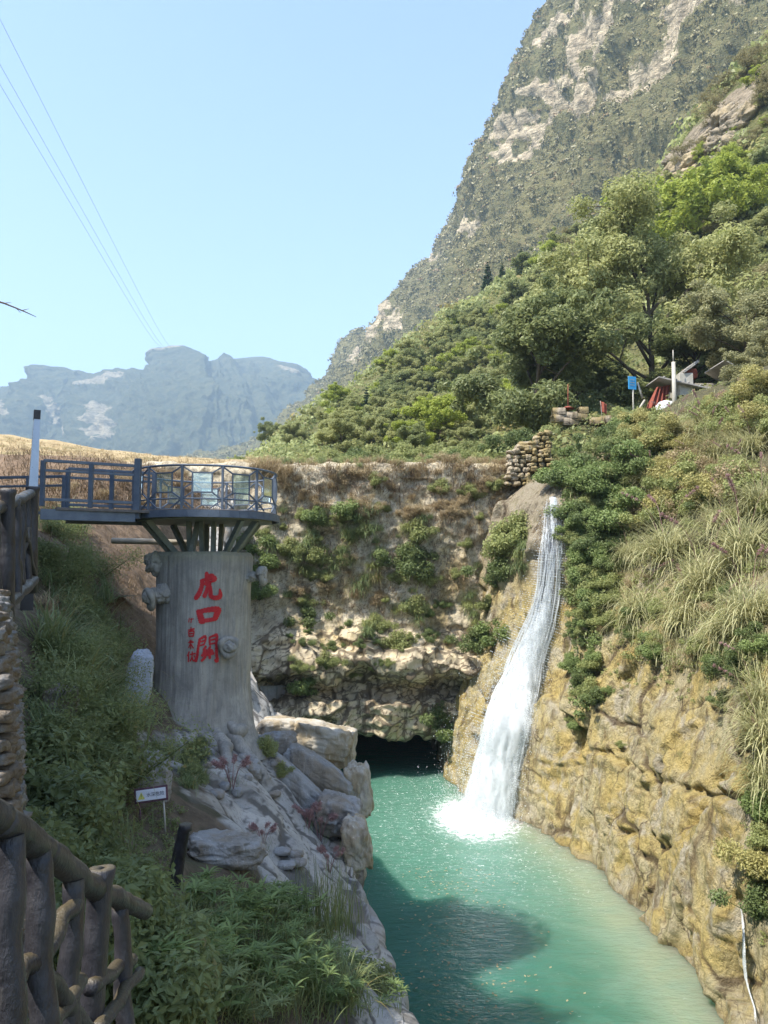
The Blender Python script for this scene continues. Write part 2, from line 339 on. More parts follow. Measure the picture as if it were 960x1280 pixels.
def m_glass():
    k = N('pale glass'); k.fin((.75, .88, .86), .08, None, .5); t = k.n('ShaderNodeBsdfTransparent', i0=(.86, .95, .93, 1)); d = k.n('ShaderNodeBsdfGlossy', i0=(.9, .95, 1, 1), i1=.05); f = k.n('ShaderNodeFresnel', i0=1.5)
    fa = k.math('ADD', k.math('MULTIPLY', f.outputs[0], .8), .08); mx = k.n('ShaderNodeMixShader', i0=fa); k.set(mx.inputs[1], t.outputs[0]); k.set(mx.inputs[2], d.outputs[0])
    m2 = k.n('ShaderNodeMixShader', i0=.09); k.set(m2.inputs[1], mx.outputs[0]); k.set(m2.inputs[2], k.b.outputs[0]); k.set(k.out.inputs[0], m2.outputs[0]); return k.m
M['glass'] = m_glass()
# ------------------------------------------------------------------ setting: ground sheets
BV = {}
def bvh(key, V, Fa): BV[key] = BVHTree.FromPolygons([tuple(v) for v in V.tolist()], [tuple(f) for f in Fa.tolist()])
def hit(px, py, keys=None, Ymin=1):
    d = Vector(P(px, py, 10.)); d.normalize(); best = None
    for k, b in BV.items():
        if keys and k not in keys: continue
        r = b.ray_cast(Vector((0, 0, 0))+d*Ymin, d)
        if r[0] is not None and (best is None or r[3] < best[3]): best = r
    return (np.array(best[0]), np.array(best[1])) if best else None
def drop(x, y, keys=None):
    best = None
    for k, b in BV.items():
        if keys and k not in keys: continue
        r = b.ray_cast(Vector((x, y, 400)), Vector((0, 0, -1)))
        if r[0] is not None and (best is None or r[0].z > best[0].z): best = r
    return (np.array(best[0]), np.array(best[1])) if best else None
def struct(name, G, mat, attrs=None, key=None, mask=None, step=1, cat=None):
    nu, nv = G.shape[:2]; V = G.reshape(-1, 3); Fa = gridF(nu, nv)
    if mask is not None: Fa = Fa[mask(V[Fa].mean(1))]
    o = mk(name, V, Fa, mat, None, True, attrs); o['kind'] = 'structure'
    if key:
        Gs = G[::step, ::step]; bvh(key, Gs.reshape(-1, 3), gridF(*Gs.shape[:2]))
    return o
g = np.linspace(-1, 1, 60); GX, GY = np.meshgrid(g*5000, g*5000, indexing='ij')
GZ = -13.5+0*GX; struct('ground', np.stack([GX, GY+1500, GZ], -1), M['earth'])

# --- right bank: yellow travertine cliff along the pool, vegetated slope above
path = [(2.2, 62), (2.3, 54), (2.3, 46), (2.5, 41), (2.9, 38.2), (3.5, 36.6), (4.2, 35.2), (5.0, 33.4), (5.8, 31.2), (6.5, 29.2), (7.0, 26.6), (7.2, 24), (7.3, 21.5), (7.35, 19), (7.4, 16), (7.7, 12.5), (8.2, 8), (9, 2), (10, -6)]
c = crom(path, 4000); L = np.r_[0, np.cumsum(np.linalg.norm(np.diff(c, axis=0), axis=1))]
# finer spacing where the photo looks (Y 14..40)
s_all = np.concatenate([np.arange(0, 20, .25), np.arange(20, 55, .065), np.arange(55, L[-1], .2)])
cx = np.interp(s_all, L, c[:, 0]); cy = np.interp(s_all, L, c[:, 1])
tx = np.gradient(cx, s_all); ty = np.gradient(cy, s_all); tn = np.hypot(tx, ty); nx, ny = -ty/tn, tx/tn    # away from the pool
k = np.ones(161)/161; pad = lambda a: np.convolve(np.pad(a, 80, mode='edge'), k, 'valid'); nx2, ny2 = pad(nx), pad(ny)
q = np.hypot(nx2, ny2); nx2 /= q; ny2 /= q
far = ss(30, 34.5, cy)                                   # 1 near the waterfall and behind
tv = np.r_[np.arange(0, 1, 1/190), 1+np.arange(0, 1.0001, 1/150)]
zc = -2.8*(1-far)+3.4*far; zc = zc+fbm(np.c_[s_all*.25, s_all*0, s_all*0], 3)*1.0*(1-far)
S, T = np.meshgrid(np.arange(len(s_all)), tv, indexing='ij')
zt = np.where(T <= 1, -11+(zc[S]+11)*T, 0.); d = np.where(T <= 1, .0+(zt+11)*(.27-.03*far[S]), 0)
t2 = np.clip(T-1, 0, 1); dd = t2**1.5*60
ztop = zc[S]; d1 = (ztop+11)*(.27-.03*far[S])
prof_d = np.array([0, .8, 2.5, 5, 8, 10.5, 15, 22, 40, 60]); prof_z = np.array([0, 1.4, 3.4, 6.6, 10.2, 12.6, 13.4, 16, 30, 48])
prof_zf = np.array([0, .8, 2.0, 3.2, 4.6, 6.0, 8, 12, 24, 42])
z2 = ztop+np.interp(dd, prof_d, prof_z)*(1-far[S])+np.interp(dd, prof_d, prof_zf)*far[S]
z = np.where(T <= 1, zt, z2); dist = np.where(T <= 1, d, d1+dd)
blend = np.clip((dist-3)/6, 0, 1); NXX = nx[S]*(1-blend)+nx2[S]*blend; NYY = ny[S]*(1-blend)+ny2[S]*blend
G = np.stack([cx[S]+NXX*dist, cy[S]+NYY*dist, z], -1)
V = G.reshape(-1, 3); nr = norms(G).reshape(-1, 3)
if nr[len(nr)//2][0] > 0: nr = -nr
Sv = s_all[S].ravel(); Zv = z.ravel(); Tv = T.ravel()
rockw = 1-ss(1.07, 1.15, Tv)
wp = V+np.c_[fbm(V*.35, 3), fbm(V*.35+9, 3), fbm(V*.35+19, 3)]*1.1
f1, f2, cid = worley(wp*np.array([.30, .30, .22]))
g1, g2, gid = worley(wp*np.array([1.3, 1.3, .9])+5)
cm_ = ss(-.25, .25, fbm(V*.3+40, 3))
disp = fbm(V*np.array([.30, .30, .14]), 4, .5)*.75+(cid-.5)*.2+facet(wp*np.array([.42, .42, .2]), 1)*.40+facet(wp*np.array([1.4, 1.4, .9]), 2)*.10+facet(wp*np.array([4, 4, 2.6]), 3)*.03-.13*cm_*np.exp(-((f2-f1)/.03)**2)-.08*cm_*np.exp(-((g2-g1)/.05)**2)+fbm(V*1.8, 4, .65)*.10+fbm(wp*np.array([2.2, 2.2, .35]), 3, ridged=True)*.07*(1-cm_)+fbm(wp*1.1, 4, .6, ridged=True)*.07
disp = disp*np.where(Tv <= 1, 1, .5)
def crack(pts, dep, w):
    """a fissure following photograph points, found on the undisplaced sheet"""
    global disp
    Q = []
    for a, b in zip(pts[:-1], pts[1:]):
        for t in np.linspace(0, 1, 12, endpoint=False):
            h = hit(a[0]+(b[0]-a[0])*t, a[1]+(b[1]-a[1])*t, ['tmp'])
            if h: Q.append(h[0])
    Q = np.array(Q)
    if not len(Q): return
    lo, hi = Q.min(0)-1, Q.max(0)+1; idx = np.where(((V > lo) & (V < hi)).all(1))[0]; wv = V[idx]+np.c_[fbm(V[idx]*1.5, 3), fbm(V[idx]*1.5+5, 3), fbm(V[idx]*1.5+8, 3)]*.25
    dm = np.full(len(idx), 99.)
    for a in Q: dm = np.minimum(dm, np.linalg.norm(wv-a, axis=1))
    wl = w*(.7+.6*np.abs(fbm(wv*.8, 2)))
    dep = dep*.5; disp[idx] -= dep*np.exp(-(dm/wl)**2); disp[idx] += dep*.25*np.exp(-((dm-wl*3)/(wl*2))**2)
bvh('tmp', G[::3, ::3].reshape(-1, 3), gridF(*G[::3, ::3].shape[:2]))
crack([(735, 935), (780, 950), (830, 975), (880, 992), (930, 1002), (960, 1005)], .8, .10)
crack([(650, 950), (680, 958), (722, 957)], .5, .08); crack([(722, 957), (716, 1000), (706, 1055)], .6, .09); crack([(700, 960), (695, 1030), (685, 1048)], .35, .07)
crack([(735, 760), (738, 820), (728, 880), (722, 950)], .7, .14); crack([(755, 850), (745, 900), (735, 935)], .5, .12); crack([(775, 1035), (805, 1048)], .6, .12); crack([(850, 1115), (870, 1135), (885, 1150)], .4, .09)
crack([(935, 1130), (930, 1190), (945, 1270)], .45, .14); crack([(640, 975), (680, 1000), (695, 1010)], .3, .07)
disp = blur(disp, G.shape[:2], 1); GD = (V+nr*disp[:, None]).reshape(G.shape)
soilm = 1-rockw
del BV['tmp']
def m_bank():
    """travertine below, soil above, joined by the 'soil' attribute"""
    k = N('travertine bank'); p = k.pos(); n1 = k.noise(p, .45, 6, .6, .5); n2 = k.noise(p, 2.2, 6, .65); n3 = k.noise(p, 13, 5, .7)
    col = k.ramp(n1, [(.28, (.44, .39, .29)), (.42, (.49, .425, .25)), (.54, (.53, .42, .17)), (.7, (.44, .325, .10))])
    col = k.mix(k.rng(k.noise(p, .9, 6, .6, .6), .5, .62, 0, .85), col, (.50, .455, .36)); col = k.mix(k.rng(n2, .52, .66, 0, .75), col, (.25, .185, .07)); zz_ = k.n('ShaderNodeSeparateXYZ', i0=p).outputs[2]; col = k.mix(k.rng(k.math('ADD', zz_, k.math('MULTIPLY', n1, 3)), .2, 2.6, 0, .9), col, (.36, .31, .23))
    st = k.noise(k.map(p, (1.6, 1.6, .22)), 1.1, 6, .65, .3); col = k.mix(k.rng(st, .54, .66, 0, .8), col, (.14, .095, .045))
    st = k.noise(k.map(p, (2.5, 2.5, .3)), 1.3, 5, .6, .2); col = k.mix(k.rng(st, .56, .68, 0, .7), col, (.17, .165, .06))
    col = k.mix(k.rng(n3, .53, .68, 0, .4), col, (.19, .13, .06)); col = k.mix(k.rng(k.attr('crk'), .10, .5, 0, .8), col, (.09, .06, .035))
    z = k.n('ShaderNodeSeparateXYZ', i0=p).outputs[2]; col = k.mix(k.rng(k.math('ADD', z, k.math('MULTIPLY', n2, .5)), -9.85, -9.5, .65, 0), col, (.20, .15, .075))
    so = k.mix(k.rng(n2, .35, .65), (.09, .085, .04), (.16, .14, .07)); col = k.mix(k.rng(k.math('ADD', k.attr('soil'), k.math('MULTIPLY', k.math('SUBTRACT', n1, .5), .8)), .3, .6), col, so)
    cv = k.n('ShaderNodeTexNoise', I_Vector=p, I_Scale=.9, I_Detail=5); ds = k.n('ShaderNodeVectorMath', operation='MULTIPLY_ADD', i0=cv.outputs[1], i1=(1.6, 1.6, 1.6), i2=p)
    for sc_, wd_, am_ in ((.45, .016, .85), (1.5, .022, .7), (4, .03, .45)):
        vr = k.n('ShaderNodeTexVoronoi', I_Vector=k.map(ds.outputs[0], (1, 1, .8)), I_Scale=sc_, feature='DISTANCE_TO_EDGE').outputs[0]; ck = k.math('MULTIPLY', k.rng(vr, 0, wd_, 1, 0), k.rng(k.noise(p, .8*sc_, 3), .48, .58)); col = k.mix(k.math('MULTIPLY', ck, am_), col, (.07, .05, .03))
    h = k.math('ADD', k.math('MULTIPLY', n3, .45), n2); n4 = k.noise(k.map(p, (1, 1, .45)), 5, 7, .72, .5); return k.fin(col, k.rng(n2, .35, .65, .55, .85), k.bump(k.math('ADD', h, n4), 1, .26), .3)
crk = np.clip(np.exp(-((f2-f1)/.022)**2)*.7+np.exp(-((g2-g1)/.03)**2)*.35, 0, 1)
struct('rock_bank', GD, m_bank(), {'soil': soilm, 'crk': crk*cm_}, key='bank', step=2)
RB = GD; RBN = norms(GD); RBT = T

# --- dam face: rough stone wall over bulging ledges with the cave mouth under them
xs = np.arange(-16, 10.5, .055)
prof = [(60, -7.7), (46, -7.9), (40.5, -7.9), (38.9, -8.05), (38.35, -7.95), (38.15, -7.5), (38.15, -6.5), (38.3, -6.25), (39.3, -6.05), (39.6, -5.6), (39.1, -5.1), (38.1, -4.8), (37.9, -4.3), (38.1, -3.9), (38.7, -3.6), (38.9, -3.1), (39.5, -2.8), (39.8, -2.0), (40.0, 0), (40.1, 3), (40.3, 5.4), (40.5, 5.75), (41.2, 5.85), (43, 5.85)]
pr = []; pp = np.array(prof)
for a, b in zip(pp[:-1], pp[1:]):
    n = max(2, int(np.linalg.norm(b-a)/(.055 if a[0] < 42 else .4)));
    for t in np.linspace(0, 1, n, endpoint=False): pr.append(a+(b-a)*t)
pr = np.array(pr+[pp[-1]]); kk = np.ones(5)/5; pr[:, 0] = np.convolve(np.pad(pr[:, 0], 2, mode='edge'), kk, 'valid'); pr[:, 1] = np.convolve(np.pad(pr[:, 1], 2, mode='edge'), kk, 'valid')
XX, JJ = np.meshgrid(xs, np.arange(len(pr)), indexing='ij'); YY = pr[JJ, 0]; ZZ = pr[JJ, 1]
amt = np.exp(-((ZZ+4.5)/2.5)**2)
low = ss(-2.2, -3.2, ZZ)
YY = YY+fbm(np.c_[XX.ravel()*.25, ZZ.ravel()*.2, 0*XX.ravel()], 3).reshape(XX.shape)*1.3*(YY < 42)*(.5+low)
YY = YY+low*np.clip((XX-1.0)*.12, -1.2, 1.2)*(YY < 42)
ZZ = ZZ+amt*fbm(np.c_[XX.ravel()*.35, 0*XX.ravel()+3, 0*XX.ravel()], 3).reshape(XX.shape)*.9-low*np.clip((-2.5-XX)*.10, 0, .8)*amt
G = np.stack([XX, YY, ZZ], -1); V = G.reshape(-1, 3); nr = norms(G).reshape(-1, 3)
if nr[len(nr)//2][1] > 0: nr = -nr
w = V+np.c_[fbm(V*.8, 3), fbm(V*.8+7, 3), fbm(V*.8+3, 3)]*.22
f1, f2, cid = worley(w*np.array([1.5, 1.5, 4.2])); h1, h2, hid = worley(w*np.array([.45, .5, 1.1])+11); e1, e2, eid = worley(w*np.array([4.5, 4.5, 6])+2)
lowv = low.ravel()
dl = facet(w*np.array([1, 1, 2.4]), 3)*.17+(cid-.5)*.17+.14*((w[:, 2]*1.15+fbm(V*.6, 3)*.5) % 1)-.13*np.exp(-((f2-f1)/.07)**2)-f1*.12+(hid-.5)*.35-.16*np.exp(-((h2-h1)/.045)**2)
du = facet(w*np.array([1.2, 1.2, 1.6]), 2)*.12+facet(w*4, 4)*.06+(eid-.5)*.07-.05*np.exp(-((e2-e1)/.10)**2)+(cid-.5)*.10+fbm(V*.7, 5)*.20
disp = dl*lowv+du*(1-lowv)+fbm(V*3, 4)*.05+fbm(V*.5, 3)*.3
disp *= np.where(V[:, 1] > 42, .3, 1)
disp *= np.where((V[:, 2] > 5.3), .7, 1)
disp = blur(disp, G.shape[:2], 2); GD = (V+nr*disp[:, None]).reshape(G.shape)
def m_dam():
    k = N('dam stone'); p = k.pos(); n1 = k.noise(p, .5, 6, .6, .6); n2 = k.noise(p, 2.4, 6, .65); n3 = k.noise(p, 14, 5, .7)
    z = k.n('ShaderNodeSeparateXYZ', i0=p).outputs[2]
    up = k.ramp(n1, [(.3, (.39, .335, .235)), (.5, (.54, .475, .345)), (.68, (.63, .565, .43))]); lo = k.ramp(n1, [(.3, (.40, .32, .20)), (.5, (.56, .48, .34)), (.68, (.60, .50, .31))])
    col = k.mix(k.rng(k.math('ADD', z, k.math('MULTIPLY', n2, 1.5)), -2.4, -1.4), lo, up)
    col = k.mix(k.rng(n2, .5, .66, 0, .5), col, (.29, .245, .19))
    dv = k.noise(k.map(p, (2, 2, .8)), 1.3, 6, .7, .5); col = k.mix(k.math('MULTIPLY', k.rng(dv, .50, .63, 0, .5), k.rng(z, -3, 0, .25, 1)), col, (.145, .10, .058))
    yl = k.noise(k.map(p, (1.2, 1.2, .4)), .55, 5, .6, .6); col = k.mix(k.rng(yl, .55, .65, 0, .7), col, (.34, .26, .11))
    col = k.mix(k.rng(k.attr('crk'), .15, .6, 0, .8), col, (.08, .06, .04)); col = k.mix(k.rng(n3, .55, .7, 0, .4), col, (.13, .10, .07))
    st = k.noise(k.map(p, (2.2, 2.2, .3)), 1.2, 6, .65); col = k.mix(k.math('MULTIPLY', k.rng(st, .5, .6, 0, .8), k.rng(z, -5.2, -4, 1, .3)), col, (.085, .065, .045))
    col = k.mix(k.rng(k.n('ShaderNodeSeparateXYZ', i0=p).outputs[1], 41.2, 43), col, (.10, .09, .07))
    return k.fin(col, .88, k.bump(k.math('ADD', n2, k.math('MULTIPLY', n3, .6)), .8, .1), .2)
crk = np.clip(np.exp(-((f2-f1)/.08)**2)*.8*lowv+np.exp(-((e2-e1)/.10)**2)*.5*(1-lowv)+np.exp(-((h2-h1)/.05)**2)*lowv, 0, 1)
dam = struct('dam_wall', GD, m_dam(), {'crk': crk}, key='dam', step=2)
del dam['kind']; tag(dam, 'tall rough stone dam wall with dry hanging growth above the dark cave mouth', 'wall')
# cave back and left side
cl = crom([(-9, 37.4), (-4.5, 38.6), (-3.0, 40), (-2.4, 44), (-2.0, 50), (-1, 58), (1, 61), (3.5, 61)], 160)
G = np.stack([np.stack([cl[:, 0]+fbm(np.c_[cl, np.full(160, z)]*.7, 4)*.6, cl[:, 1]+0*z, np.full(160, z)], -1) for z in np.linspace(-11, -5.5, 40)], 1)
struct('cave_wall', G, M['greyrock'])

# --- left bank: shaded slope down to the rock edge of the pool
edge = np.array([(1.9, -6, -4.6), (1.6, -2, -4.2), (1.1, 2, -3.8), (.62, 5, -4.1), (.26, 8, -4.75), (.22, 10, -5.25), (.08, 12, -5.6), (-.35, 14, -5.7), (-.62, 16, -5.7), (-.70, 18.3, -5.6), (-.95, 20.5, -5.5), (-1.4, 23, -5.5), (-2.2, 25, -5.4), (-3.9, 28, -4.6), (-6.0, 31, -2.5), (-7.2, 34, -.2), (-7.6, 37, 2.2), (-7.8, 40, 4.5), (-8, 43, 5.8)])
def Pp(px, py, Y): return tuple(P(px, py, Y))
lp = [tuple(e) for e in edge[::2]]
lp += [(-1.5, -6, -1.7), (0, 0, -1.62), (-1, 1.5, -1.65), (-1.6, 3, -2.0), (.3, 1.2, -1.75), (-.4, 3.0, -2.6), (-1.2, 4, -2.75), Pp(250, 1280, 5.2), Pp(400, 1275, 6.2), Pp(180, 1200, 5.6), Pp(330, 1180, 7.2), Pp(430, 1190, 8.8),
       Pp(120, 1120, 6.6), Pp(60, 1060, 6.5), Pp(230, 1100, 8.6), Pp(330, 1090, 10), Pp(410, 1100, 11.5), Pp(180, 1030, 10.4), Pp(270, 985, 14), Pp(350, 1010, 14.2), Pp(400, 1060, 13.3), Pp(300, 1040, 12),
       Pp(420, 1030, 17), Pp(375, 985, 18.5), Pp(325, 945, 19), Pp(250, 915, 16.8), Pp(205, 912, 16.5), Pp(300, 925, 17.2), Pp(350, 940, 22), Pp(150, 930, 13.5), Pp(100, 940, 10.5), Pp(50, 960, 8.6), Pp(150, 870, 16), Pp(100, 860, 13.0), Pp(60, 840, 11),
       Pp(130, 800, 17), Pp(70, 760, 13), Pp(170, 760, 21), Pp(100, 700, 19.5), Pp(60, 690, 17), Pp(0, 690, 16.5), Pp(170, 690, 24), Pp(100, 640, 25), Pp(20, 630, 25), (-9.5, 8, -.1), (-7, 3, 0), (-7, -4, 0), (-14, 12, .2), (-18, 20, .6),
       Pp(100, 605, 30), Pp(0, 600, 30), Pp(-150, 600, 30), Pp(170, 610, 31), Pp(150, 578, 37), Pp(60, 570, 37), Pp(-50, 570, 37), Pp(-200, 560, 40), (-9, 42, 5.2), (-18, 45, 6.2), (-30, 42, 7), (-34, 28, 3), (-36, 10, 1.5)]
fL = tps(lp, .0004)
ys = np.r_[np.arange(-6, 2, .25), np.arange(2, 24, .075), np.arange(24, 43, .12)]
tE = np.interp(ys, edge[:, 1], np.arange(len(edge))); eX = np.interp(ys, edge[:, 1], edge[:, 0]); eZ = np.interp(ys, edge[:, 1], edge[:, 2])
kk = np.ones(15)/15; sm = lambda a: np.convolve(np.pad(a, 7, mode='edge'), kk, 'valid'); eX = sm(eX); eZ = sm(eZ)
w1 = -(np.linspace(0, 1, 330)**1.7)[::-1]*34; w2 = np.linspace(0, 1, 90)[1:]
G = np.zeros((len(ys), len(w1)+len(w2), 3))
for i, y in enumerate(ys):
    X = eX[i]+w1; Zi = fL(X, np.full(len(X), y)); bl = np.exp(-(-w1/1.4)**2); Zi = Zi*(1-bl)+eZ[i]*bl-.25*np.exp(-(w1/.35)**2)
    Zi = np.maximum(Zi, -9)
    G[i, :len(w1)] = np.c_[X, np.full(len(X), y), Zi]
    zz = (eZ[i]-.25)+(-11.2-eZ[i])*w2; G[i, len(w1):] = np.c_[eX[i]+.05+.35*np.sin(w2*2.2)*.6, np.full(len(w2), y), zz]
V = G.reshape(-1, 3); nr = norms(G).reshape(-1, 3)
if nr[100][2] < 0: nr = -nr
def rockmask(V):
    """where bare grey rock shows rather than soil: the strip beside the pool, the slab and the foot of the pillar"""
    ex = np.interp(V[:, 1], ys, eX); d = ex-V[:, 0]
    wid = np.interp(V[:, 1], [0, 5, 8, 10.5, 12, 14.5, 17, 24, 28, 34], [.35, .45, .7, 1.5, 2.6, 4.2, 3.6, 4.5, 3, 1])
    return 1-ss(-.4, .5, d-wid+fbm(V*.9, 4)*1.1)
rm = rockmask(V)
w = V+np.c_[fbm(V*.6, 3), fbm(V*.6+7, 3), fbm(V*.6+3, 3)]*.45
th = .55; Rr = rot(0, .5, -.5); wr = w@Rr
f1, f2, cid = worley(wr*np.array([.5, .9, 1.0])); e1, e2, eid = worley(wr*np.array([2.2, 2.6, 3.2])+4)
disp = rm*(fbm(V*.5, 5, .55)*.38+(cid-.5)*.2-.12*np.exp(-((f2-f1)/.035)**2)-.02*np.exp(-((e2-e1)/.07)**2)+fbm(wr*np.array([.8, 4, 4]), 4, ridged=True)*.05)+rm*(facet(wr*np.array([.6, 1.2, 1.2]), 1)*.17+facet(wr*np.array([2, 3, 3]), 2)*.05)+(1-rm)*(fbm(V*.9, 4)*.22+facet(V*2, 5)*.08)+fbm(V*4, 3)*.03
disp = blur(disp, G.shape[:2], 2); GD = (V+nr*disp[:, None]).reshape(G.shape)
def m_left():
    k = N('left bank'); p = k.pos(); n1 = k.noise(p, .8, 6, .6, .6); n2 = k.noise(p, 4, 6, .68); n3 = k.noise(p, 22, 5, .7)
    rk = k.ramp(n1, [(.3, (.22, .21, .195)), (.5, (.37, .36, .335)), (.68, (.50, .48, .44))]); rk = k.mix(k.rng(n2, .55, .66, 0, .6), rk, (.16, .15, .145)); rk = k.mix(k.rng(n3, .55, .68, 0, .5), rk, (.10, .095, .09)); rk = k.mix(k.rng(k.attr('crk'), .2, .6, 0, .8), rk, (.07, .065, .06))
    wm = k.noise(p, .5, 4); rk = k.mix(k.rng(wm, .55, .68, 0, .5), rk, (.34, .28, .20))
    so = k.mix(k.rng(n2, .35, .65), (.085, .065, .045), (.17, .13, .09)); so = k.mix(k.rng(n1, .5, .6, 0, .7), so, (.05, .06, .03))
    y = k.n('ShaderNodeSeparateXYZ', i0=p).outputs[1]; z = k.n('ShaderNodeSeparateXYZ', i0=p).outputs[2]
    so = k.mix(k.rng(k.math('ADD', y, k.math('MULTIPLY', n1, 8)), 20, 26), so, k.mix(k.rng(n2, .35, .6), (.12, .082, .052), (.23, .16, .105)))
    col = k.mix(k.rng(k.attr('rock'), .35, .65), so, rk)
    return k.fin(col, .88, k.bump(k.math('ADD', n2, k.math('MULTIPLY', n3, .6)), .8, .06), .25)
crk = np.clip(np.exp(-((f2-f1)/.06)**2)+.6*np.exp(-((e2-e1)/.07)**2), 0, 1)
struct('left_bank', GD, m_left(), {'rock': rm, 'crk': crk}, key='left', step=2)

# --- dry field above the dam
fp = [(x, 40.5, z) for x, z in ((-60, 6), (-30, 6), (-18, 5.8), (-9, 5.0), (0, 5.0), (8, 5.0), (20, 5.5))]
fp += [Pp(-300, 500, 56), Pp(-120, 530, 56), Pp(0, 545, 56), Pp(60, 553, 56), Pp(150, 566, 56), Pp(240, 573, 56), Pp(320, 577, 56), Pp(400, 581, 56), Pp(600, 583, 56), Pp(700, 583, 56), (-60, 90, 10), (-20, 90, 9), (10, 90, 9.5), (40, 90, 14), (-60, 150, 10), (0, 150, 12)]
fF = tps(fp, .0004)
GX, GY = np.meshgrid(np.linspace(-70, 30, 500), 40.4+np.linspace(0, 1, 260)**1.6*90, indexing='ij')
GZ = fF(GX, GY)+fbm(np.c_[GX.ravel()*.35, GY.ravel()*.35, 0*GX.ravel()], 4).reshape(GX.shape)*.35*np.clip((GY-41)/4, 0, 1)
struct('field', np.stack([GX, GY, GZ], -1), M['field'], key='field', step=2)

# --- hillside behind the dam and up to the right
hp = [(-30, 60, 5), (-10, 52, 6), (-9, 46, 5.5), (0, 45, 6), (8, 45, 6.3), Pp(430, 578, 60), Pp(640, 575, 55), Pp(430, 552, 85), Pp(318, 572, 130), Pp(345, 556, 150), Pp(400, 520, 170), Pp(450, 485, 180), Pp(500, 455, 190), Pp(560, 420, 200), Pp(620, 390, 205),
      Pp(700, 330, 200), Pp(560, 510, 110), Pp(500, 530, 110), Pp(640, 480, 110), Pp(620, 540, 75), (12, 46, 9), (19, 54, 11.5), (26, 54, 12.5), Pp(960, 470, 62), Pp(1000, 430, 50), Pp(850, 440, 75), Pp(740, 440, 90), Pp(800, 300, 130), Pp(830, 225, 150), Pp(870, 160, 142), Pp(915, 110, 135), Pp(960, 75, 130), Pp(1100, -20, 130), Pp(1300, -60, 140),
      Pp(960, 300, 90), Pp(900, 330, 92), Pp(1100, 250, 85), Pp(1300, 300, 70), (-40, 300, 0), (0, 300, 5), (60, 300, 30), (120, 260, 60), (14, 44, 6), (22, 44, 8), (30, 44, 10.5), (40, 44, 16), (60, 44, 28), (90, 44, 45), (-40, 120, 5), (-35, 170, 8)]
fH = tps(hp, .0006)
GX, GY = np.meshgrid(np.linspace(-45, 140, 420), np.linspace(44, 300, 520), indexing='ij')
GZ = fH(GX, GY); q = np.c_[GX.ravel(), GY.ravel(), GZ.ravel()]
GZ = GZ+(fbm(q*.035, 5)*5*np.clip((q[:, 1]-60)/60, 0, 1)+fbm(q*.2, 4)*.8).reshape(GX.shape)
GXY = np.stack([GX, GY, GZ], -1)
def outcrop(V):
    c = np.array([P(880, 195, 132), P(900, 170, 130), P(930, 150, 128), P(850, 205, 136)]); d = np.min(np.linalg.norm((V[:, None]-c[None]), axis=2), axis=1)
    return np.clip(1.3-d/13, 0, 1)
oc = outcrop(GXY.reshape(-1, 3))
M['hillmix'] = m_mount('hillside ground', .12, (.10, .115, .045), (.18, .17, .075), (.24, .20, .11), (.40, .33, .24), (.24, .20, .15))
struct('hillside', GXY, M['hillmix'], {'cliff': oc}, key='hill', step=2)

# --- main mountain, built from its crest and its foot
def sheet(ridge, foot, nu, nv, back, bulge, key, name, mat, dfun, cliffs, nvb=30):
    R = crom([P(*r) for r in ridge], nu); Ft = crom([P(*r) for r in foot], nu)
    v = np.linspace(0, 1, nv)[None, :, None]; A = Ft[:, None]*(1-v)+R[:, None]*v
    A[:, :, 2] += np.sin(v[..., 0]*math.pi)*bulge(np.linspace(0, 1, nu))[:, None]
    vb = np.linspace(0, 1, nvb)[None, 1:, None]; out = R-Ft; out[:, 2] = 0; out /= np.linalg.norm(out, axis=1)[:, None]
    B = R[:, None]+out[:, None]*vb*back; B[:, :, 2] -= (vb[..., 0]**1.4)*(R[:, 2]+30)[:, None]
    G = np.concatenate([A, B], 1); V = G.reshape(-1, 3); n = norms(G).reshape(-1, 3)
    if n[len(n)//3][1] > 0: n = -n
    vv = np.broadcast_to(np.r_[np.linspace(0, 1, nv), 1+np.linspace(0, 1, nvb)[1:]][None], G.shape[:2]).ravel()
    bvh(key, V, gridF(*G.shape[:2]))
    cm = np.zeros(len(V))
    for pts, wd in cliffs:
        Q = []
        for a, b in zip(pts[:-1], pts[1:]):
            for t in np.linspace(0, 1, 8, endpoint=False):
                h = hit(a[0]+(b[0]-a[0])*t, a[1]+(b[1]-a[1])*t, [key])
                if h: Q.append(h[0])
        wv = V+np.c_[pn(V/wd*.8), pn(V/wd*.8+4), pn(V/wd*.8+8)]*wd*.8
        dm = np.full(len(V), 1e9)
        for a in Q: dm = np.minimum(dm, np.linalg.norm((wv-a)*np.array([1, 1, 1.3]), axis=1))
        cm = np.maximum(cm, np.clip(1.15-dm/wd*.8, 0, 1))
    D = dfun(V, vv, cm); n = n*np.array([1, 1, .25 if key == 'far' else 1]); G2 = (V+n*D[:, None]).reshape(G.shape); bvh(key, G2.reshape(-1, 3), gridF(*G.shape[:2]))
    o = mk(name, G2.reshape(-1, 3), gridF(*G.shape[:2]), mat, None, True, {'cliff': cm}); o['kind'] = 'structure'
    return G2, cm.reshape(G.shape[:2])
ridge = [(250, 600, 1750), (300, 578, 1700), (340, 550, 1600), (372, 527, 1500), (402, 492, 1400), (424, 470, 1320), (432, 430, 1280), (446, 414, 1240), (468, 420, 1190), (478, 386, 1140), (500, 372, 1080), (522, 342, 1010), (546, 322, 960), (558, 290, 910), (585, 245, 850), (610, 208, 800), (628, 165, 760), (640, 125, 730), (664, 78, 700), (690, 33, 680), (712, 0, 665), (745, -60, 650), (800, -150, 650), (900, -290, 660), (1050, -430, 680), (1250, -560, 700)]
foot = [(150, 620, 1500), (330, 600, 1100), (420, 590, 800), (520, 560, 560), (640, 520, 400), (800, 480, 330), (960, 430, 300), (1250, 400, 300)]
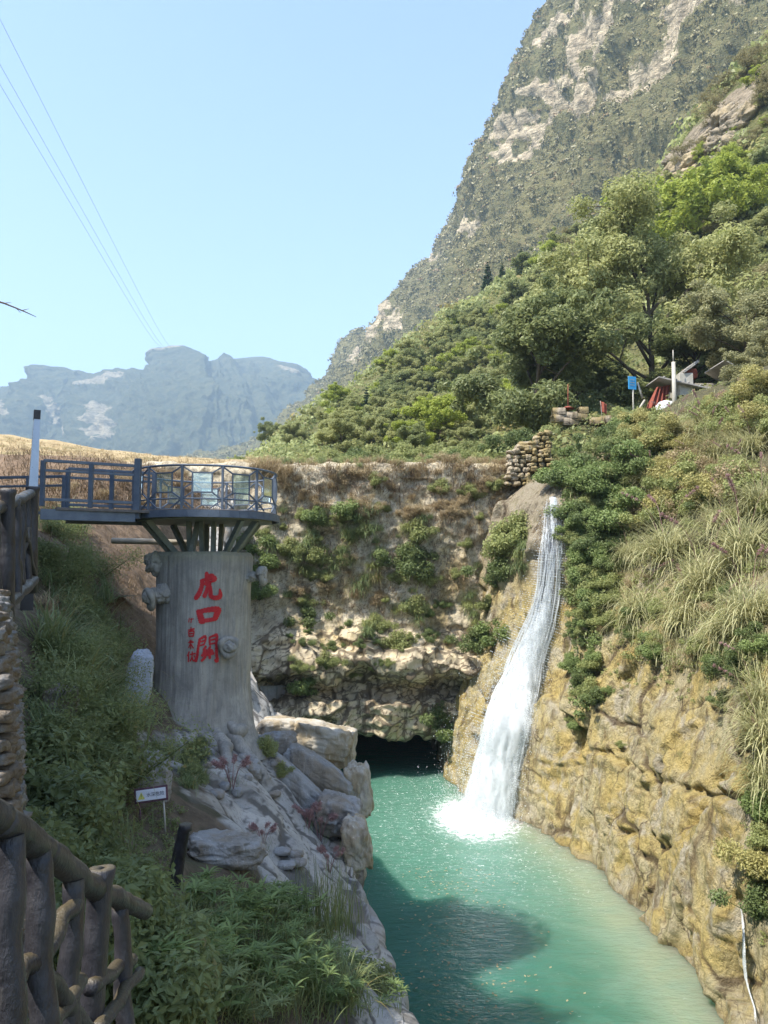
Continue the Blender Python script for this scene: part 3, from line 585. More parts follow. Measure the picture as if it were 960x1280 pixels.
def dM(V, vv, cm):
    e = np.clip(1-np.abs(vv-1)*4, 0, 1)
    return fbm(V*np.array([.006, .006, .004]), 5, .5)*55*(1-.75*e)+fbm(V*np.array([.022, .022, .012]), 4, .55, True)*17*(1-.5*e)+fbm(V*.07, 4)*4.5+cm*fbm(V*np.array([.05, .05, .02]), 4, ridged=True)*10-cm*6
MG, MC = sheet(ridge, foot, 520, 330, 500, lambda u: 20+60*np.clip((u-.4)*2, 0, 1), 'mt', 'mountain', M['mount'], dM,
    [([(640, 178), (668, 155), (700, 128), (740, 105)], 20), ([(640, 190), (655, 160)], 16), ([(670, 118), (700, 98), (735, 85)], 14), ([(735, 50), (770, 20), (800, -10)], 20), ([(815, 70), (835, 45), (870, 5), (890, -20)], 26), ([(755, 115), (800, 92), (830, 70)], 11), ([(930, 20), (960, 5), (1000, -20)], 12),
     ([(578, 292), (602, 284)], 13), ([(484, 405), (492, 415), (512, 408)], 24), ([(436, 440), (447, 430), (450, 455)], 30), ([(530, 335), (550, 322)], 16), ([(483, 392), (487, 425)], 16), ([(640, 200), (652, 192)], 10), ([(690, 60), (720, 30), (760, -10)], 10)])
# --- far mountains beyond the field
r2 = [(-420, 520, 3300), (-250, 470, 3300), (-120, 520, 3250), (-40, 525, 3200), (0, 507, 3150), (40, 482, 3150), (78, 464, 3150), (98, 468, 3150), (122, 481, 3200), (150, 470, 3200), (186, 463, 3200), (205, 455, 3200), (214, 440, 3200), (228, 437, 3200), (248, 449, 3200), (266, 452, 3250), (290, 449, 3300), (330, 446, 3300), (346, 455, 3300), (356, 482, 3300), (375, 497, 3300), (400, 530, 3350), (430, 548, 3400), (560, 560, 3500)]
f2_ = [(-420, 600, 2300), (-60, 595, 2300), (60, 595, 2300), (200, 595, 2200), (300, 595, 2300), (430, 595, 2600), (560, 595, 2700)]
def dF(V, vv, cm):
    e = np.clip(1-np.abs(vv-1)*6, 0, 1)
    g = fbm(np.c_[V[:, 0]*.0042+V[:, 1]*.0012, V[:, 1]*.0012, V[:, 2]*.0012], 5, .55, True)
    return g*190*(1-.97*e)+fbm(V*.006, 6, .6)*90*(1-.9*e)+cm*fbm(V*np.array([.012, .012, .004]), 3, ridged=True)*25
FG, FC = sheet(r2, f2_, 560, 200, 1200, lambda u: 0*u+60, 'far', 'far_mountains', M['farmount'], dF,
    [([(132, 492), (158, 480)], 46), ([(135, 518), (138, 540), (142, 558)], 42), ([(62, 505), (70, 530)], 20), ([(100, 548), (95, 555)], 16), ([(217, 450), (224, 443)], 18), ([(346, 468), (352, 480)], 14), ([(25, 520), (30, 535)], 14)])
# --- air
hz = bpy.data.meshes.new('haze'); vb, fb = box((0, 1800, 690), (5800, 5200, 1409)); fb = fb[0]
k = N('air haze'); k.t.nodes.remove(k.b); pv = k.n('ShaderNodeVolumePrincipled', I_Color=(.58, .80, 1, 1), I_Density=2.3e-4, I_Anisotropy=.0); k.set(k.out.inputs['Volume'], pv.outputs[0])
o = mk('haze', vb, fb, k.m, smooth=False); o['kind'] = 'stuff'

# --- pool water
gx = np.linspace(-10, 10, 260); gy = np.r_[np.linspace(-5, 12, 40), np.linspace(12.1, 45, 420), np.linspace(45.5, 62, 20)]
GX, GY = np.meshgrid(gx, gy, indexing='ij'); q = np.c_[GX.ravel(), GY.ravel()]
def dpath(q, pts):
    dm = np.full(len(q), 1e9)
    for a, b in zip(pts[:-1], pts[1:]):
        ab = b-a; t = np.clip(((q-a)@ab)/(ab@ab), 0, 1); dm = np.minimum(dm, np.linalg.norm(q-a-t[:, None]*ab, axis=1))
    return dm
cp = crom(path, 60); shallow = np.exp(-(dpath(q, cp)/1.2)**2)*ss(36, 30, q[:, 1])+.22*np.exp(-(dpath(q, cp)/3.0)**2)*ss(34, 28, q[:, 1])
FX, FY = 3.75, 32.6
rr = np.hypot((q[:, 0]-FX), (q[:, 1]-FY)*.62); foam = np.clip(1.05-rr/2.4, 0, 1)
plume = np.exp(-(rr/6.5)**2)
WV = np.c_[q, np.full(len(q), -10.)]
WV[:, 2] += .03*np.sin(rr*7)*np.exp(-(rr/3.5)**2)+fbm(np.c_[q*np.array([.9, 1.3]), 0*rr], 3)*.02+foam*fbm(np.c_[q*3, 0*rr], 3)*.10
k = N('pool water'); p = k.pos(); fo = k.attr('foam'); sh = k.attr('shallow'); pl = k.attr('plume')
n1 = k.noise(k.map(p, (1, 1, 1), (0, 0, .5)), .25, 4); c = k.mix(k.rng(n1, .35, .65), (.010, .098, .062), (.028, .135, .095))
c = k.mix(k.rng(pl, 0, 1, 0, .5), c, (.20, .35, .27)); c = k.mix(k.rng(sh, .05, .95), c, (.20, .25, .165))
wl = k.noise(k.map(p, (1, 1, 1)), .5, 3, .5, 1.5); c = k.mix(k.math('MULTIPLY', k.rng(wl, .40, .65, 0, .5), k.rng(sh, 0, .3)), c, (.16, .245, .18))
fn = k.noise(p, 3.5, 8, .75, .5); fm = k.rng(k.math('ADD', fo, k.math('MULTIPLY', k.math('SUBTRACT', fn, .5), 1.7)), .22, .75)
fr = k.noise(k.map(p, (1, 1, 1)), 6, 7, .8, 1.2); fm2 = k.math('MULTIPLY', k.rng(fr, .56, .66, 0, .7), k.rng(pl, .35, .75)); fm = k.math('MAXIMUM', fm, fm2)
c = k.mix(fm, c, (.86, .90, .90))
w1 = k.noise(k.map(p, (1.1, 2.6, 1), (0, 0, .12)), 1.6, 3, .55, .4); w2 = k.noise(k.map(p, (1.2, 2.8, 1), (0, 0, -.25)), 4.5, 3, .6, .3); w3 = k.noise(p, 14, 3, .6)
h = k.math('ADD', w1, k.math('ADD', k.math('MULTIPLY', w2, .45), k.math('MULTIPLY', w3, .12)))
k.b.inputs['IOR'].default_value = 1.33
k.b.inputs['Subsurface Weight'].default_value = 1; k.b.inputs['Subsurface Radius'].default_value = (.6, 1, .85); k.b.inputs['Subsurface Scale'].default_value = 3.5
m = k.fin(c, k.rng(fm, 0, 1, .06, .7), k.bump(h, .8, .10), .4)
struct('pool_water', WV.reshape(len(gx), len(gy), 3), m, {'foam': foam, 'shallow': shallow, 'plume': plume})
bvh('water', np.array([[-20, -10, -10], [20, -10, -10], [20, 62, -10], [-20, 62, -10.]]), np.array([[0, 1, 2, 3]]))

# --- left hillside behind the path: unseen terrain outside the frame, its ridge shaped to shade the near bank
yr = np.array([-70, -50, -25, -8, 2, 8, 13, 17, 21]); zr = np.array([26, 26, 23, 20.5, 20.3, 19.8, 16.5, 9.0, 3.0])
vx = np.r_[np.linspace(-6.5, -10, 12), np.linspace(-10.3, -15, 40), np.linspace(-15.5, -60, 40)]; vy = np.linspace(-70, 21, 240)
GX, GY = np.meshgrid(vx, vy, indexing='ij'); ZR = np.interp(GY, yr, zr)
mn = -.50*np.clip(GY, 0, 99)-1.2; xs0 = np.minimum(mn, -7.0)
GZ = -.6+(ZR+.6)*ss(0, 1, (xs0-GX)/np.maximum(.1, xs0+15)*1.0)+np.clip(-15-GX, 0, 50)*.35
q = np.c_[GX.ravel(), GY.ravel(), GZ.ravel()]; GZ = GZ+(fbm(q*.25, 4)*.9).reshape(GX.shape)*ss(0, 3, GZ)
struct('left_shade_hill', np.stack([GX, GY, GZ], -1), M['soil'], key='lhill', step=2)
# ------------------------------------------------------------------ built things
# round lookout on the cement tree trunk
PC = P(256, 716, 18.0); PX, PY = PC[0], PC[1]
ZD = 1.36; ZR_ = 2.30; RD = 1.66
plat = tag(empty('lookout_platform', (PX, PY, ZD)), 'round grey metal lookout platform with glass panels on top of the cement tree trunk', 'platform')
PL = np.array([PX, PY, ZD])
def cyl(r, z0, z1, n=64, bev=.01):
    pr = [(0, z0), (r-bev, z0), (r, z0+bev), (r, z1-bev), (r-bev, z1), (0, z1)]; th = np.linspace(0, 2*math.pi, n, endpoint=False)
    V = np.array([[q[0]*math.cos(t), q[0]*math.sin(t), q[1]] for t in th for q in pr]); return V, gridF(n, len(pr), wrap=True)
b = MB(); b.add(*cyl(RD+.02, -.03, 0.0)); b.build('deck', M['deck'], plat, smooth=False)
b = MB(); n = 48
for i in range(n):
    a0, a1 = 2*math.pi*i/n, 2*math.pi*(i+1)/n; b.add(*bar((math.cos(a0)*(RD+.03), math.sin(a0)*(RD+.03), -.10), (math.cos(a1)*(RD+.03), math.sin(a1)*(RD+.03), -.10), .05, .15, 0))
b.build('deck_rim', M['steel'], plat, smooth=False)
b = MB(); b.add(*cyl(RD-.12, -.20, -.04)); 
b.build('under_frame', M['steelunder'], plat, smooth=False)
def rp(a, r, z): return (math.sin(a)*r, -math.cos(a)*r, z)      # a measured from the camera side, rightwards
NP = 12; OFF = math.radians(-5); RR = RD-.02; HR = ZR_-ZD
b = MB(); Vt, Ft = tube([rp(t, RR, HR) for t in np.linspace(math.radians(-72), math.radians(262), 90)], .024, 8); b.add(Vt, Ft); b.build('top_rail', M['steel'], plat)
b = MB(); b.add(*tube([rp(t, RR, .22) for t in np.linspace(math.radians(-72), math.radians(262), 90)], .018, 8)); b.build('lower_rail', M['steel'], plat)
for i in range(NP):
    a = OFF+i*2*math.pi/NP
    if i == 9: continue
    b = MB(); b.add(*bar(rp(a, RR, 0), rp(a, RR, HR), .05, .05)); b.build('railing_post', M['steel'], plat, smooth=False)
for i in range(NP):
    a0 = OFF+i*2*math.pi/NP; a1 = a0+2*math.pi/NP
    if i in (8, 9): continue
    def q(u, z): t = a0+(a1-a0)*u; return rp(t, RR, z)
    b = MB(); x0, x1, z0, z1 = .26, .74, .36, .78
    for (A, B) in (((x0, z0), (x1, z0)), ((x0, z1), (x1, z1)), ((x0, z0), (x0, z1)), ((x1, z0), (x1, z1)), ((0.02, HR-.03), (x0, z1)), ((.98, HR-.03), (x1, z1)), ((0.02, .22), (x0, z0)), ((.98, .22), (x1, z0)), ((.02, .20), (.3, .02)), ((.98, .20), (.7, .02))):
        b.add(*bar(q(*A), q(*B), .03, .03, .003))
    b.build('lattice_panel', M['steel'], plat, smooth=False)
    b = MB(); A, B = np.array(q(x0, (z0+z1)/2)), np.array(q(x1, (z0+z1)/2)); b.add(*bar(A, B, .008, z1-z0-.03, 0)); b.build('glass_pane', M['glass'], plat, smooth=False)
TOPZ = P(250, 690, 17)[2]; tz = TOPZ-ZD
for i, (a, r0, r1) in enumerate([(-48, .62, 1.45), (-70, .66, 1.4), (-24, .55, .62), (3, .35, .55), (-8, .9, .45), (30, .6, .62), (44, .75, 1.5), (62, .72, 1.48), (120, .6, 1.3), (150, .5, .55), (190, .5, .6), (230, .6, 1.3)]):
    b = MB(); a = math.radians(a); b.add(*bar(rp(a, r0, tz-.15), rp(a, r1, -.19), .10, .13)); b.build('support_beam', M['steelunder'], plat, smooth=False)
# walkway with plain railing that joins the platform
def railing_run(root, A, B, n, mid=.78, top=1.0, origin=np.zeros(3)):
    A = np.array(A)-origin; B = np.array(B)-origin
    for h, w, hh, nm in ((HR, .05, .06, 'top_rail'), (HR-.20, .04, .05, 'middle_rail'), (.14, .05, .06, 'lower_rail')):
        b = MB(); b.add(*bar(A+[0, 0, h], B+[0, 0, h], w, hh)); b.build(nm, M['steel'], root, smooth=False)
    for i in range(n+1):
        p = A+(B-A)*i/n; b = MB(); b.add(*bar(p, p+[0, 0, HR], .085, .085)); b.build('railing_post', M['steel'], root, smooth=False)
WA = np.array(P(170, 640, 16.55)); WA[2] = ZD; WB = np.array(P(52, 640, 15.7)); WB[2] = ZD; WE = np.array([-10.6, 15.9, ZD])
walk = tag(empty('walkway', tuple(WA)), 'grey metal walkway leading from the tall post to the round lookout platform', 'walkway')
b = MB(); b.add(*bar(WA+[0.1, .6, -.05]-WA, WB+[0, .6, -.05]-WA, 1.3, .06)); b.build('deck', M['deck'], walk, smooth=False)
b = MB(); b.add(*bar(WA+[0, -.06, -.17]-WA, WB+[0, -.06, -.17]-WA, .07, .22)); b.add(*bar(WA+[0, 1.2, -.17]-WA, WB+[0, 1.2, -.17]-WA, .07, .22)); b.build('edge_beam', M['steel'], walk, smooth=False)
railing_run(walk, WA, WB, 2, origin=WA); railing_run(walk, WA+[0, 1.25, 0], WB+[0, 1.25, 0], 2, origin=WA)
b = MB(); p0 = np.array([0.02, 0, -.2]); b.add(*bar(p0, p0+[0, 0, HR+.36], .13, .13)); b.build('corner_post', M['steel'], walk, smooth=False)
side = tag(empty('walkway_railing', tuple(WB+[-.6, 1.2, -.2])), 'grey metal railing running left behind the tall post to the photo edge', 'railing')
o0 = WB+[-.05, 1.2, -.18]; railing_run(side, o0, o0+[-3.4, .5, 0], 4, origin=WB+[-.6, 1.2, -.2])
pp0 = np.array(P(140, 676, 19.6)); pipe = MB(); pipe.add(*tube([(0, 0, 0), (1.0, 0, -.02), (2.25, .05, -.06)], .075, 12)); o = pipe.build('pipe', M['conc'], loc=tuple(pp0)); tag(o, 'thin pale horizontal pipe under the walkway behind the beams of the platform', 'pipe')
# tall tapered post
pb = P(34, 745, 8.2); pt = P(50, 513, 8.2); hgt = pt[2]-pb[2]
post = tag(empty('tall_post', tuple(pb)), 'tall slim tapered metal post with a dark cap in front of the walkway railing', 'post')
def taper(w0, w1, z0, z1, yaw=.5, lean=(0, 0)):
    V = []
    for w, z in ((w0, z0), (w1, z1)):
        for a in (0, 1, 2, 3):
            t = yaw+math.pi/4+a*math.pi/2; V.append([math.cos(t)*w*.7071+lean[0]*z, math.sin(t)*w*.7071+lean[1]*z, z])
    return np.array(V), [np.array([[0, 1, 5, 4], [1, 2, 6, 5], [2, 3, 7, 6], [3, 0, 4, 7], [3, 2, 1, 0], [4, 5, 6, 7]])]
ln = ((pt[0]-pb[0])/hgt*.55, 0)
b = MB(); zs = hgt*.38; b.add(*taper(.12, .105, -.15, zs, .5, ln)); b.build('lower_shaft', M['black'], post, smooth=False)
b = MB(); b.add(*taper(.105, .06, zs, hgt-.10, .5, ln)); b.build('upper_shaft', M['postlit'], post, smooth=False)  # lit above, dark below: the light is put into the shaft colours
b = MB(); b.add(*taper(.066, .066, hgt-.10, hgt, .5, ln)); b.build('cap', M['black'], post, smooth=False)

# cement tree trunk carrying the platform
ZB = -4.1; ZT = TOPZ
def RAD(th, z):
    """radius of the trunk at angle th (0 = towards the camera, rightwards) and height z"""
    th = np.asarray(th, float); z = np.asarray(z, float); q = np.stack([np.sin(th)*1.2, -np.cos(th)*1.2, z*.35], -1).reshape(-1, 3)
    base = 1.06+.10*ss(ZT-1.6, ZT+.1, z)*0+.06*ss(-1, ZT, z); fl = np.clip((-2.35-z)/1.9, 0, 1.3)
    r = base+fl**1.8*(.42+.22*np.cos(th*5+.6))+(fbm(q, 4)*.085).reshape(th.shape)
    r = r+(.014*pn(np.stack([th*9, z*.8, 0*z], -1).reshape(-1, 3))+.006*pn(np.stack([th*30, z*1.2, 0*z], -1).reshape(-1, 3))).reshape(th.shape)
    r = r+.045*np.sin(th*3+1.2)*np.cos(z*.6)-.05*ss(ZT-.09, ZT, z)
    return r
def onT(th, z, off=0): r = RAD(th, z)+off; return np.stack([np.sin(th)*r*1.0, -np.cos(th)*r*.92, z+0*r], -1)
THM, ZZ = np.meshgrid(np.linspace(0, 2*math.pi, 300, endpoint=False), np.linspace(ZB, ZT, 300), indexing='ij')
Gt = onT(THM, ZZ); cap = Gt[:, -1].copy()
rings = [Gt]; 
for s in (.93, .8, .6, .4, .2, .02):
    c = cap*np.array([s, s, 1]); c[:, 2] = ZT+.02+fbm(np.c_[c[:, :2]*3, 0*c[:, 0]], 3)*.03; rings.append(c[:, None])
Gt = np.concatenate(rings, 1)
trunk = mk('cement_tree_trunk', Gt.reshape(-1, 3), gridF(*Gt.shape[:2], wrap=True), M['stump'], loc=(PX, PY, 0))
tag(trunk, 'grey cement tree trunk pillar with red painted characters holding up the round platform', 'pillar')
def knot(th, z, out, r0, r1, dz=0, dth=0, name='knot'):
    c = onT(np.array(th), np.array(z), -.1).reshape(3); d = np.array([math.sin(th+dth), -math.cos(th+dth), dz]); d /= np.linalg.norm(d)
    V_, F_ = rockV((r0, r0*.85, r0*.8), th*7+z, 4, .1, .22); bb = MB(); yw = math.atan2(d[0], -d[1])
    for t, sc_ in ((0, 1.25), (.45, 1.0), (.95, .8)): bb.add(V_@(rot(0, .3*t, -yw).T)*sc_+c+d*out*t, F_)
    ax = np.cross(d, [0, 0, 1]); ax /= np.linalg.norm(ax); up = np.cross(ax, d); t = np.linspace(0, 2*math.pi, 26)[:, None]
    ring = c+d*out*1.0+(ax*np.cos(t)+up*np.sin(t))*r1*.9; V2, F2 = tube(ring, .07+.02*np.sin(t[:, 0]*3), 10, False); bb.add(V2+(fbm(V2*6, 3)*.03)[:, None], F2)
    return bb.build(name, M['stump'], trunk)
knot(-.80, P(205, 742, 17.3)[2], .42, .24, .22, -.25, -.2); knot(.72, P(290, 808, 17.2)[2], .30, .22, .20, 0, -.25); knot(1.42, P(318, 722, 18)[2], .42, .15, .18, .15, .0); knot(-1.2, P(195, 705, 17.5)[2], .2, .26, .22, .4, 0)
# roots spreading over the rock
def root(pts, r0, r1, seed):
    p = crom(pts, 40); p = p+np.c_[fbm(p*1.4+seed, 2), fbm(p*1.4+seed+5, 2), fbm(p*1.4+seed+9, 2)]*.12; Vt, Ft = tube(p, np.interp(np.linspace(0, 1, 40), [0, .3, .45, 1], [.05, r0*.6, r0*.9, r1])*(1+.2*pn(p*3)), 16); Vt[:len(p)*16] += (fbm(Vt[:len(p)*16]*4+seed, 3)*.05)[:, None]
    b = MB(); b.add(Vt-np.array([PX, PY, 0]), Ft); b.build('root', M['stump'], trunk)
def G_(px, py, up=0.): h = hit(px, py, ['left']); return h[0]+np.array([0, 0, up])
for i, (a, px, py, r0) in enumerate([(-.75, 205, 935, .26), (-.3, 232, 950, .20), (.05, 225, 935, .2), (.25, 290, 950, .26), (.5, 300, 980, .24), (.75, 335, 970, .22), (.9, 330, 925, .28)]):
    s0 = onT(np.array([a]), np.array([-3.1]), -.5)[0]+[PX, PY, 0]; s1 = onT(np.array([a]), np.array([-3.5]), -.06)[0]+[PX, PY, 0]; e = G_(px, py, -.05); root([s0, s1, s1*.6+e*.4+[0, 0, .02], e], r0*.8, .06, i*3.3)
# red brush characters
def brush(strokes, x0, z0, w, h, name, off=.012, wk=1.):
    """strokes: lists of (x, y, width) in a unit box, y down; laid on the trunk's surface"""
    b = MB()
    for si, st in enumerate(strokes):
        st = np.array(st, float); p = crom(st, 8*len(st)) if len(st) > 2 else crom(np.vstack([st[0], (st[0]+st[1])/2, st[1]]), 16)
        t = np.gradient(p[:, :2], axis=0); t /= np.linalg.norm(t, axis=1)[:, None]+1e-9; nn = np.c_[-t[:, 1], t[:, 0]]
        wd = np.maximum(p[:, 2], .01)*wk*.62*(1+.12*np.sin(np.arange(len(p))*1.7+si)); m = len(p)
        caps0 = [p[0, :2]-t[0]*wd[0]*.7]; caps1 = [p[-1, :2]+t[-1]*wd[-1]*.7]
        rows = [np.r_[[caps0[0]+nn[0]*wd[0]*u for u in (.45, .15, -.15, -.45)]]]+[np.array([p[i, :2]+nn[i]*wd[i]*u for u in (1, .35, -.35, -1)]) for i in range(m)]+[np.array([caps1[0]+nn[-1]*wd[-1]*u for u in (.45, .15, -.15, -.45)])]
        Q = np.vstack(rows); x = x0+Q[:, 0]*w; z = z0-Q[:, 1]*h; th = np.arcsin(np.clip(x/1.1, -1, 1)); b.add(onT(th, z, off+si*.0012), gridF(len(rows), 4))
    return b.build(name, M['red'], trunk)
def chbox(px0, py0, px1, py1):
    a = P(px0, py0, PY-1.0); c = P(px1, py1, PY-1.0); return a[0]-PX, a[2], c[0]-a[0], a[2]-c[2]
X0, Z0, W_, H_ = chbox(245, 716, 275, 749)
brush([[(.42, .0, .10), (.44, .12, .14), (.43, .26, .10)], [(.46, .13, .10), (.62, .10, .12), (.70, .13, .05)], [(.22, .30, .09), (.45, .24, .12), (.68, .18, .14), (.72, .26, .12), (.62, .34, .06)],
       [(.27, .30, .12), (.24, .55, .13), (.14, .80, .15), (.02, .97, .14)], [(.34, .42, .08), (.50, .37, .10), (.60, .34, .08)], [(.42, .32, .08), (.44, .46, .10), (.54, .47, .08), (.58, .42, .05)],
       [(.46, .56, .10), (.42, .72, .12), (.36, .88, .14)], [(.56, .52, .10), (.58, .72, .12), (.60, .88, .13), (.74, .95, .14), (.92, .92, .15), (.95, .80, .12), (.92, .62, .05)]], X0, Z0, W_, H_, 'tiger_character')
X0, Z0, W_, H_ = chbox(248, 760, 273, 779)
brush([[(.03, .18, .22), (.10, .50, .24), (.20, .92, .26)], [(.05, .24, .22), (.40, .14, .26), (.80, .08, .30), (.92, .16, .26), (.86, .45, .24), (.78, .78, .2)], [(.22, .84, .22), (.5, .80, .22), (.80, .72, .22)]], X0, Z0, W_, H_, 'mouth_character')
X0, Z0, W_, H_ = chbox(245, 794, 272, 828)
brush([[(.18, .14, .09), (.12, .45, .09), (.08, .75, .10), (.02, .93, .12)], [(.18, .14, .07), (.40, .05, .09), (.42, .18, .07), (.36, .36, .05)], [(.2, .24, .05), (.38, .2, .06)], [(.18, .38, .05), (.35, .34, .06)],
       [(.60, .08, .07), (.60, .22, .07), (.62, .36, .07)], [(.60, .08, .06), (.80, .02, .08), (.90, .02, .09), (.90, .35, .10), (.91, .70, .10), (.94, .96, .11), (.84, .93, .08)], [(.63, .19, .05), (.85, .15, .06)], [(.62, .33, .05), (.85, .30, .06)],
       [(.44, .42, .08), (.36, .54, .08), (.50, .56, .07)], [(.34, .64, .08), (.52, .60, .09)], [(.64, .42, .07), (.58, .53, .08), (.72, .56, .07)], [(.56, .64, .09), (.74, .60, .09)], [(.28, .74, .09), (.52, .70, .11), (.78, .68, .08)], [(.44, .62, .08), (.42, .80, .09), (.28, .93, .08)], [(.60, .60, .08), (.62, .84, .09)]], X0, Z0, W_, H_, 'pass_character')
sm_ = [chbox(236, 772, 243, 779), chbox(235, 784, 244, 796), chbox(235, 800, 243, 811), chbox(234, 814, 245, 827)]
S_ = [[[(.2, .1, .1), (.1, .8, .1)], [(.4, .3, .1), (.9, .2, .12)], [(.6, .1, .1), (.5, .9, .1)]], [[(.1, .3, .1), (.9, .15, .12)], [(.5, 0, .1), (.45, .4, .1)], [(.15, .45, .1), (.2, .9, .1)], [(.2, .45, .1), (.85, .4, .12), (.8, .95, .1)], [(.25, .68, .1), (.75, .64, .1)], [(.2, .92, .1), (.8, .9, .1)]],
      [[(.1, .3, .1), (.9, .22, .12)], [(.5, 0, .11), (.5, 1, .1)], [(.5, .4, .1), (.15, .85, .1)], [(.5, .4, .1), (.9, .9, .12)], [(.25, .12, .08), (.75, .1, .08)]], [[(.25, .05, .1), (.05, .45, .1)], [(.18, .35, .1), (.15, 1, .1)], [(.4, .3, .1), (.95, .2, .1)], [(.6, .05, .1), (.55, .6, .1), (.35, .95, .1)], [(.6, .55, .1), (.7, .9, .1), (.98, .85, .12)], [(.78, .4, .08), (.9, .55, .08)]]]
for (a, b_), st in zip([(x, None) for x in sm_], S_): brush(st, a[0], a[1], a[2], a[3], 'small_character', wk=1.15)

# boulders along the top of the bank
def boulder(px, py, Y, size, seed, label, R=None, boxy=.5, mat='boulder', amp=.12, dz=0, sub=5):
    p = P(px, py, Y); V_, F_ = rockV(size, seed, sub, boxy, amp, R); o = mk('boulder', V_, F_, M[mat], loc=(p[0], p[1], p[2]+dz)); tag(o, label, 'boulder', 'boulders on the left rim of the pool'); return o
boulder(355, 912, 22.0, (.75, .5, .36), 1, 'rounded tan boulder right beside the foot of the cement tree trunk, sunlit top', rot(0, .12, .2), .35)
boulder(400, 924, 22.0, (1.0, .55, .50), 2, 'large flat-topped tan boulder with a bright sunlit top in the rim row', rot(0, .22, .1), .65)
boulder(428, 934, 22.3, (.42, .5, .60), 3, 'blocky tan boulder with a sheer face directly above the cave water', rot(0, .10, -.1), .75)
boulder(347, 935, 20.0, (.52, .45, .42), 4, 'knobbly grey boulder below the rounded tan one beside the trunk', None, .3, 'greyrock', .2)
boulder(399, 968, 19.0, (1.05, .42, .38), 5, 'long smooth grey boulder sloping down to the right like a log', rot(0, .62, .1), .35, 'greyrock', .08)
boulder(372, 985, 17.8, (1.15, .35, .32), 6, 'pale grey slanting boulder below the long smooth one', rot(0, .75, .1), .5, 'greyrock', .08)
boulder(448, 988, 19.4, (.36, .45, .72), 7, 'upright tan boulder hanging over the pool at the tip of the rim', rot(.1, -.1, 0), .5, 'boulder', .14)
boulder(421, 1018, 17.4, (.55, .5, .42), 8, 'squat grey boulder under the pink grass above the pool', rot(.1, .3, 0), .5, 'greyrock', .16)
boulder(446, 1052, 16.6, (.32, .45, .55), 9, 'dark cracked boulder low on the rim with grass at its foot', rot(.1, -.15, 0), .6, 'boulder', .16)
boulder(184, 985, 11.4, (.34, .30, .50), 10, 'dark grey boulder standing behind the small white warning sign', rot(.1, .1, .4), .45, 'greyrock', .18)
boulder(305, 965, 16.4, (.35, .3, .26), 11, 'small grey stone between the roots and the sloping slab', rot(.1, .3, .4), .4, 'greyrock', .2)
boulder(75, 868, 10.2, (.24, .24, .24), 12, 'brownish boulder in the shaded plants near the left stone wall', rot(.1, .1, .3), .45, 'greyrock2', .2, dz=-.12)
boulder(282, 1062, 10.4, (.55, .4, .2), 14, 'low pale flat rock behind the leafy plants near the short dark post', rot(.0, .15, .3), .5, 'greyrock', .14)
for j in range(14):
    px, py = rng.uniform(255, 345), rng.uniform(945, 1000); h = hit(px, py, ['left'])
    if h: V_, F_ = rockV((rng.uniform(.07, .16),)*2+(rng.uniform(.05, .1),), 30+j, 3, .4, .15); tag(mk('loose_stone', V_, F_, M['greyrock'], loc=tuple(h[0]+[0, 0, .03])), 'small loose grey stone lying among the trunk roots', 'stone', 'loose stones below the roots')
for j, (px, py) in enumerate([(352, 1068), (368, 1072), (372, 1082), (358, 1085)]):
    h = hit(px, py, ['left']); V_, F_ = rockV((.17, .13, .06), 60+j, 3, .5, .12); tag(mk('flat_stone', V_, F_, M['greyrock'], loc=tuple(h[0]+[0, 0, .05])), 'flat dark stone in the little pile on the lower slab edge', 'stone', 'flat stones piled on the slab')
# white speckled stone beside the trunk
V_, F_ = rockV((.26, .20, .64), 21, 5, .35, .07, rot(0, .10, .3)); p = P(174, 852, 14.6); tag(mk('speckled_stone', V_, F_, M['whitestone'], loc=tuple(p)), 'upright white stone with dark speckles just left of the cement trunk', 'stone')

# little warning sign
p = P(189, 993, 10.2); sg = tag(empty('warning_sign', tuple(p), math.radians(-6)), 'small white warning sign with yellow triangle and four characters in a maroon frame', 'sign'); sg.rotation_euler = (math.radians(-12), math.radians(-6), math.radians(8))
SWd, SHt = .185, .068
b = MB(); b.add(*box((0, 0, 0), (SWd*2+.05, .03, SHt*2+.05), None, .006)); b.build('frame', M['maroon'], sg, smooth=False)
b = MB(); b.add(*box((0, -.018, 0), (SWd*2, .012, SHt*2), None, .003)); pn_ = b.build('panel', M['white'], sg, smooth=False)
b = MB(); y = -.0262; b.add(np.array([[-.165, y, -.045], [-.075, y, -.045], [-.12, y, .045]]), [np.array([[0, 1, 2]])]); b.build('triangle', M['yellow'], pn_, smooth=False)
b = MB()
for (x0, z0, x1, z1) in ((-.121, .025, -.119, -.012), (-.121, -.024, -.119, -.030)): b.add(*box(((x0+x1)/2, y-.001, (z0+z1)/2), (.007, .001, abs(z1-z0))))
b.build('exclamation_mark', M['ink'], pn_, smooth=False)
try:
    fc = bpy.data.curves.new('characters', 'FONT'); fc.body = '水深危险'; fc.size = .056; fc.extrude = .0006; to = bpy.data.objects.new('characters', fc); COL.objects.link(to); to.rotation_euler = (math.pi/2, 0, 0); to.location = (-.055, y-.001, -.02); to.parent = pn_; fc.materials.append(M['ink'])
    bpy.context.view_layer.update(); me = bpy.data.meshes.new_from_object(to.evaluated_get(bpy.context.evaluated_depsgraph_get())); bpy.data.objects.remove(to); to = bpy.data.objects.new('characters', me); COL.objects.link(to); to.rotation_euler = (math.pi/2, 0, 0); to.location = (-.055, y-.001, -.02); to.parent = pn_
except Exception as e: print('font', e)
for x in (-.15, .15): b = MB(); b.add(*tube([(x, .01, -.09), (x, .03, -.5)], .012, 8)); b.build('stake', M['pole'] if x > 0 else M['maroon'], sg)

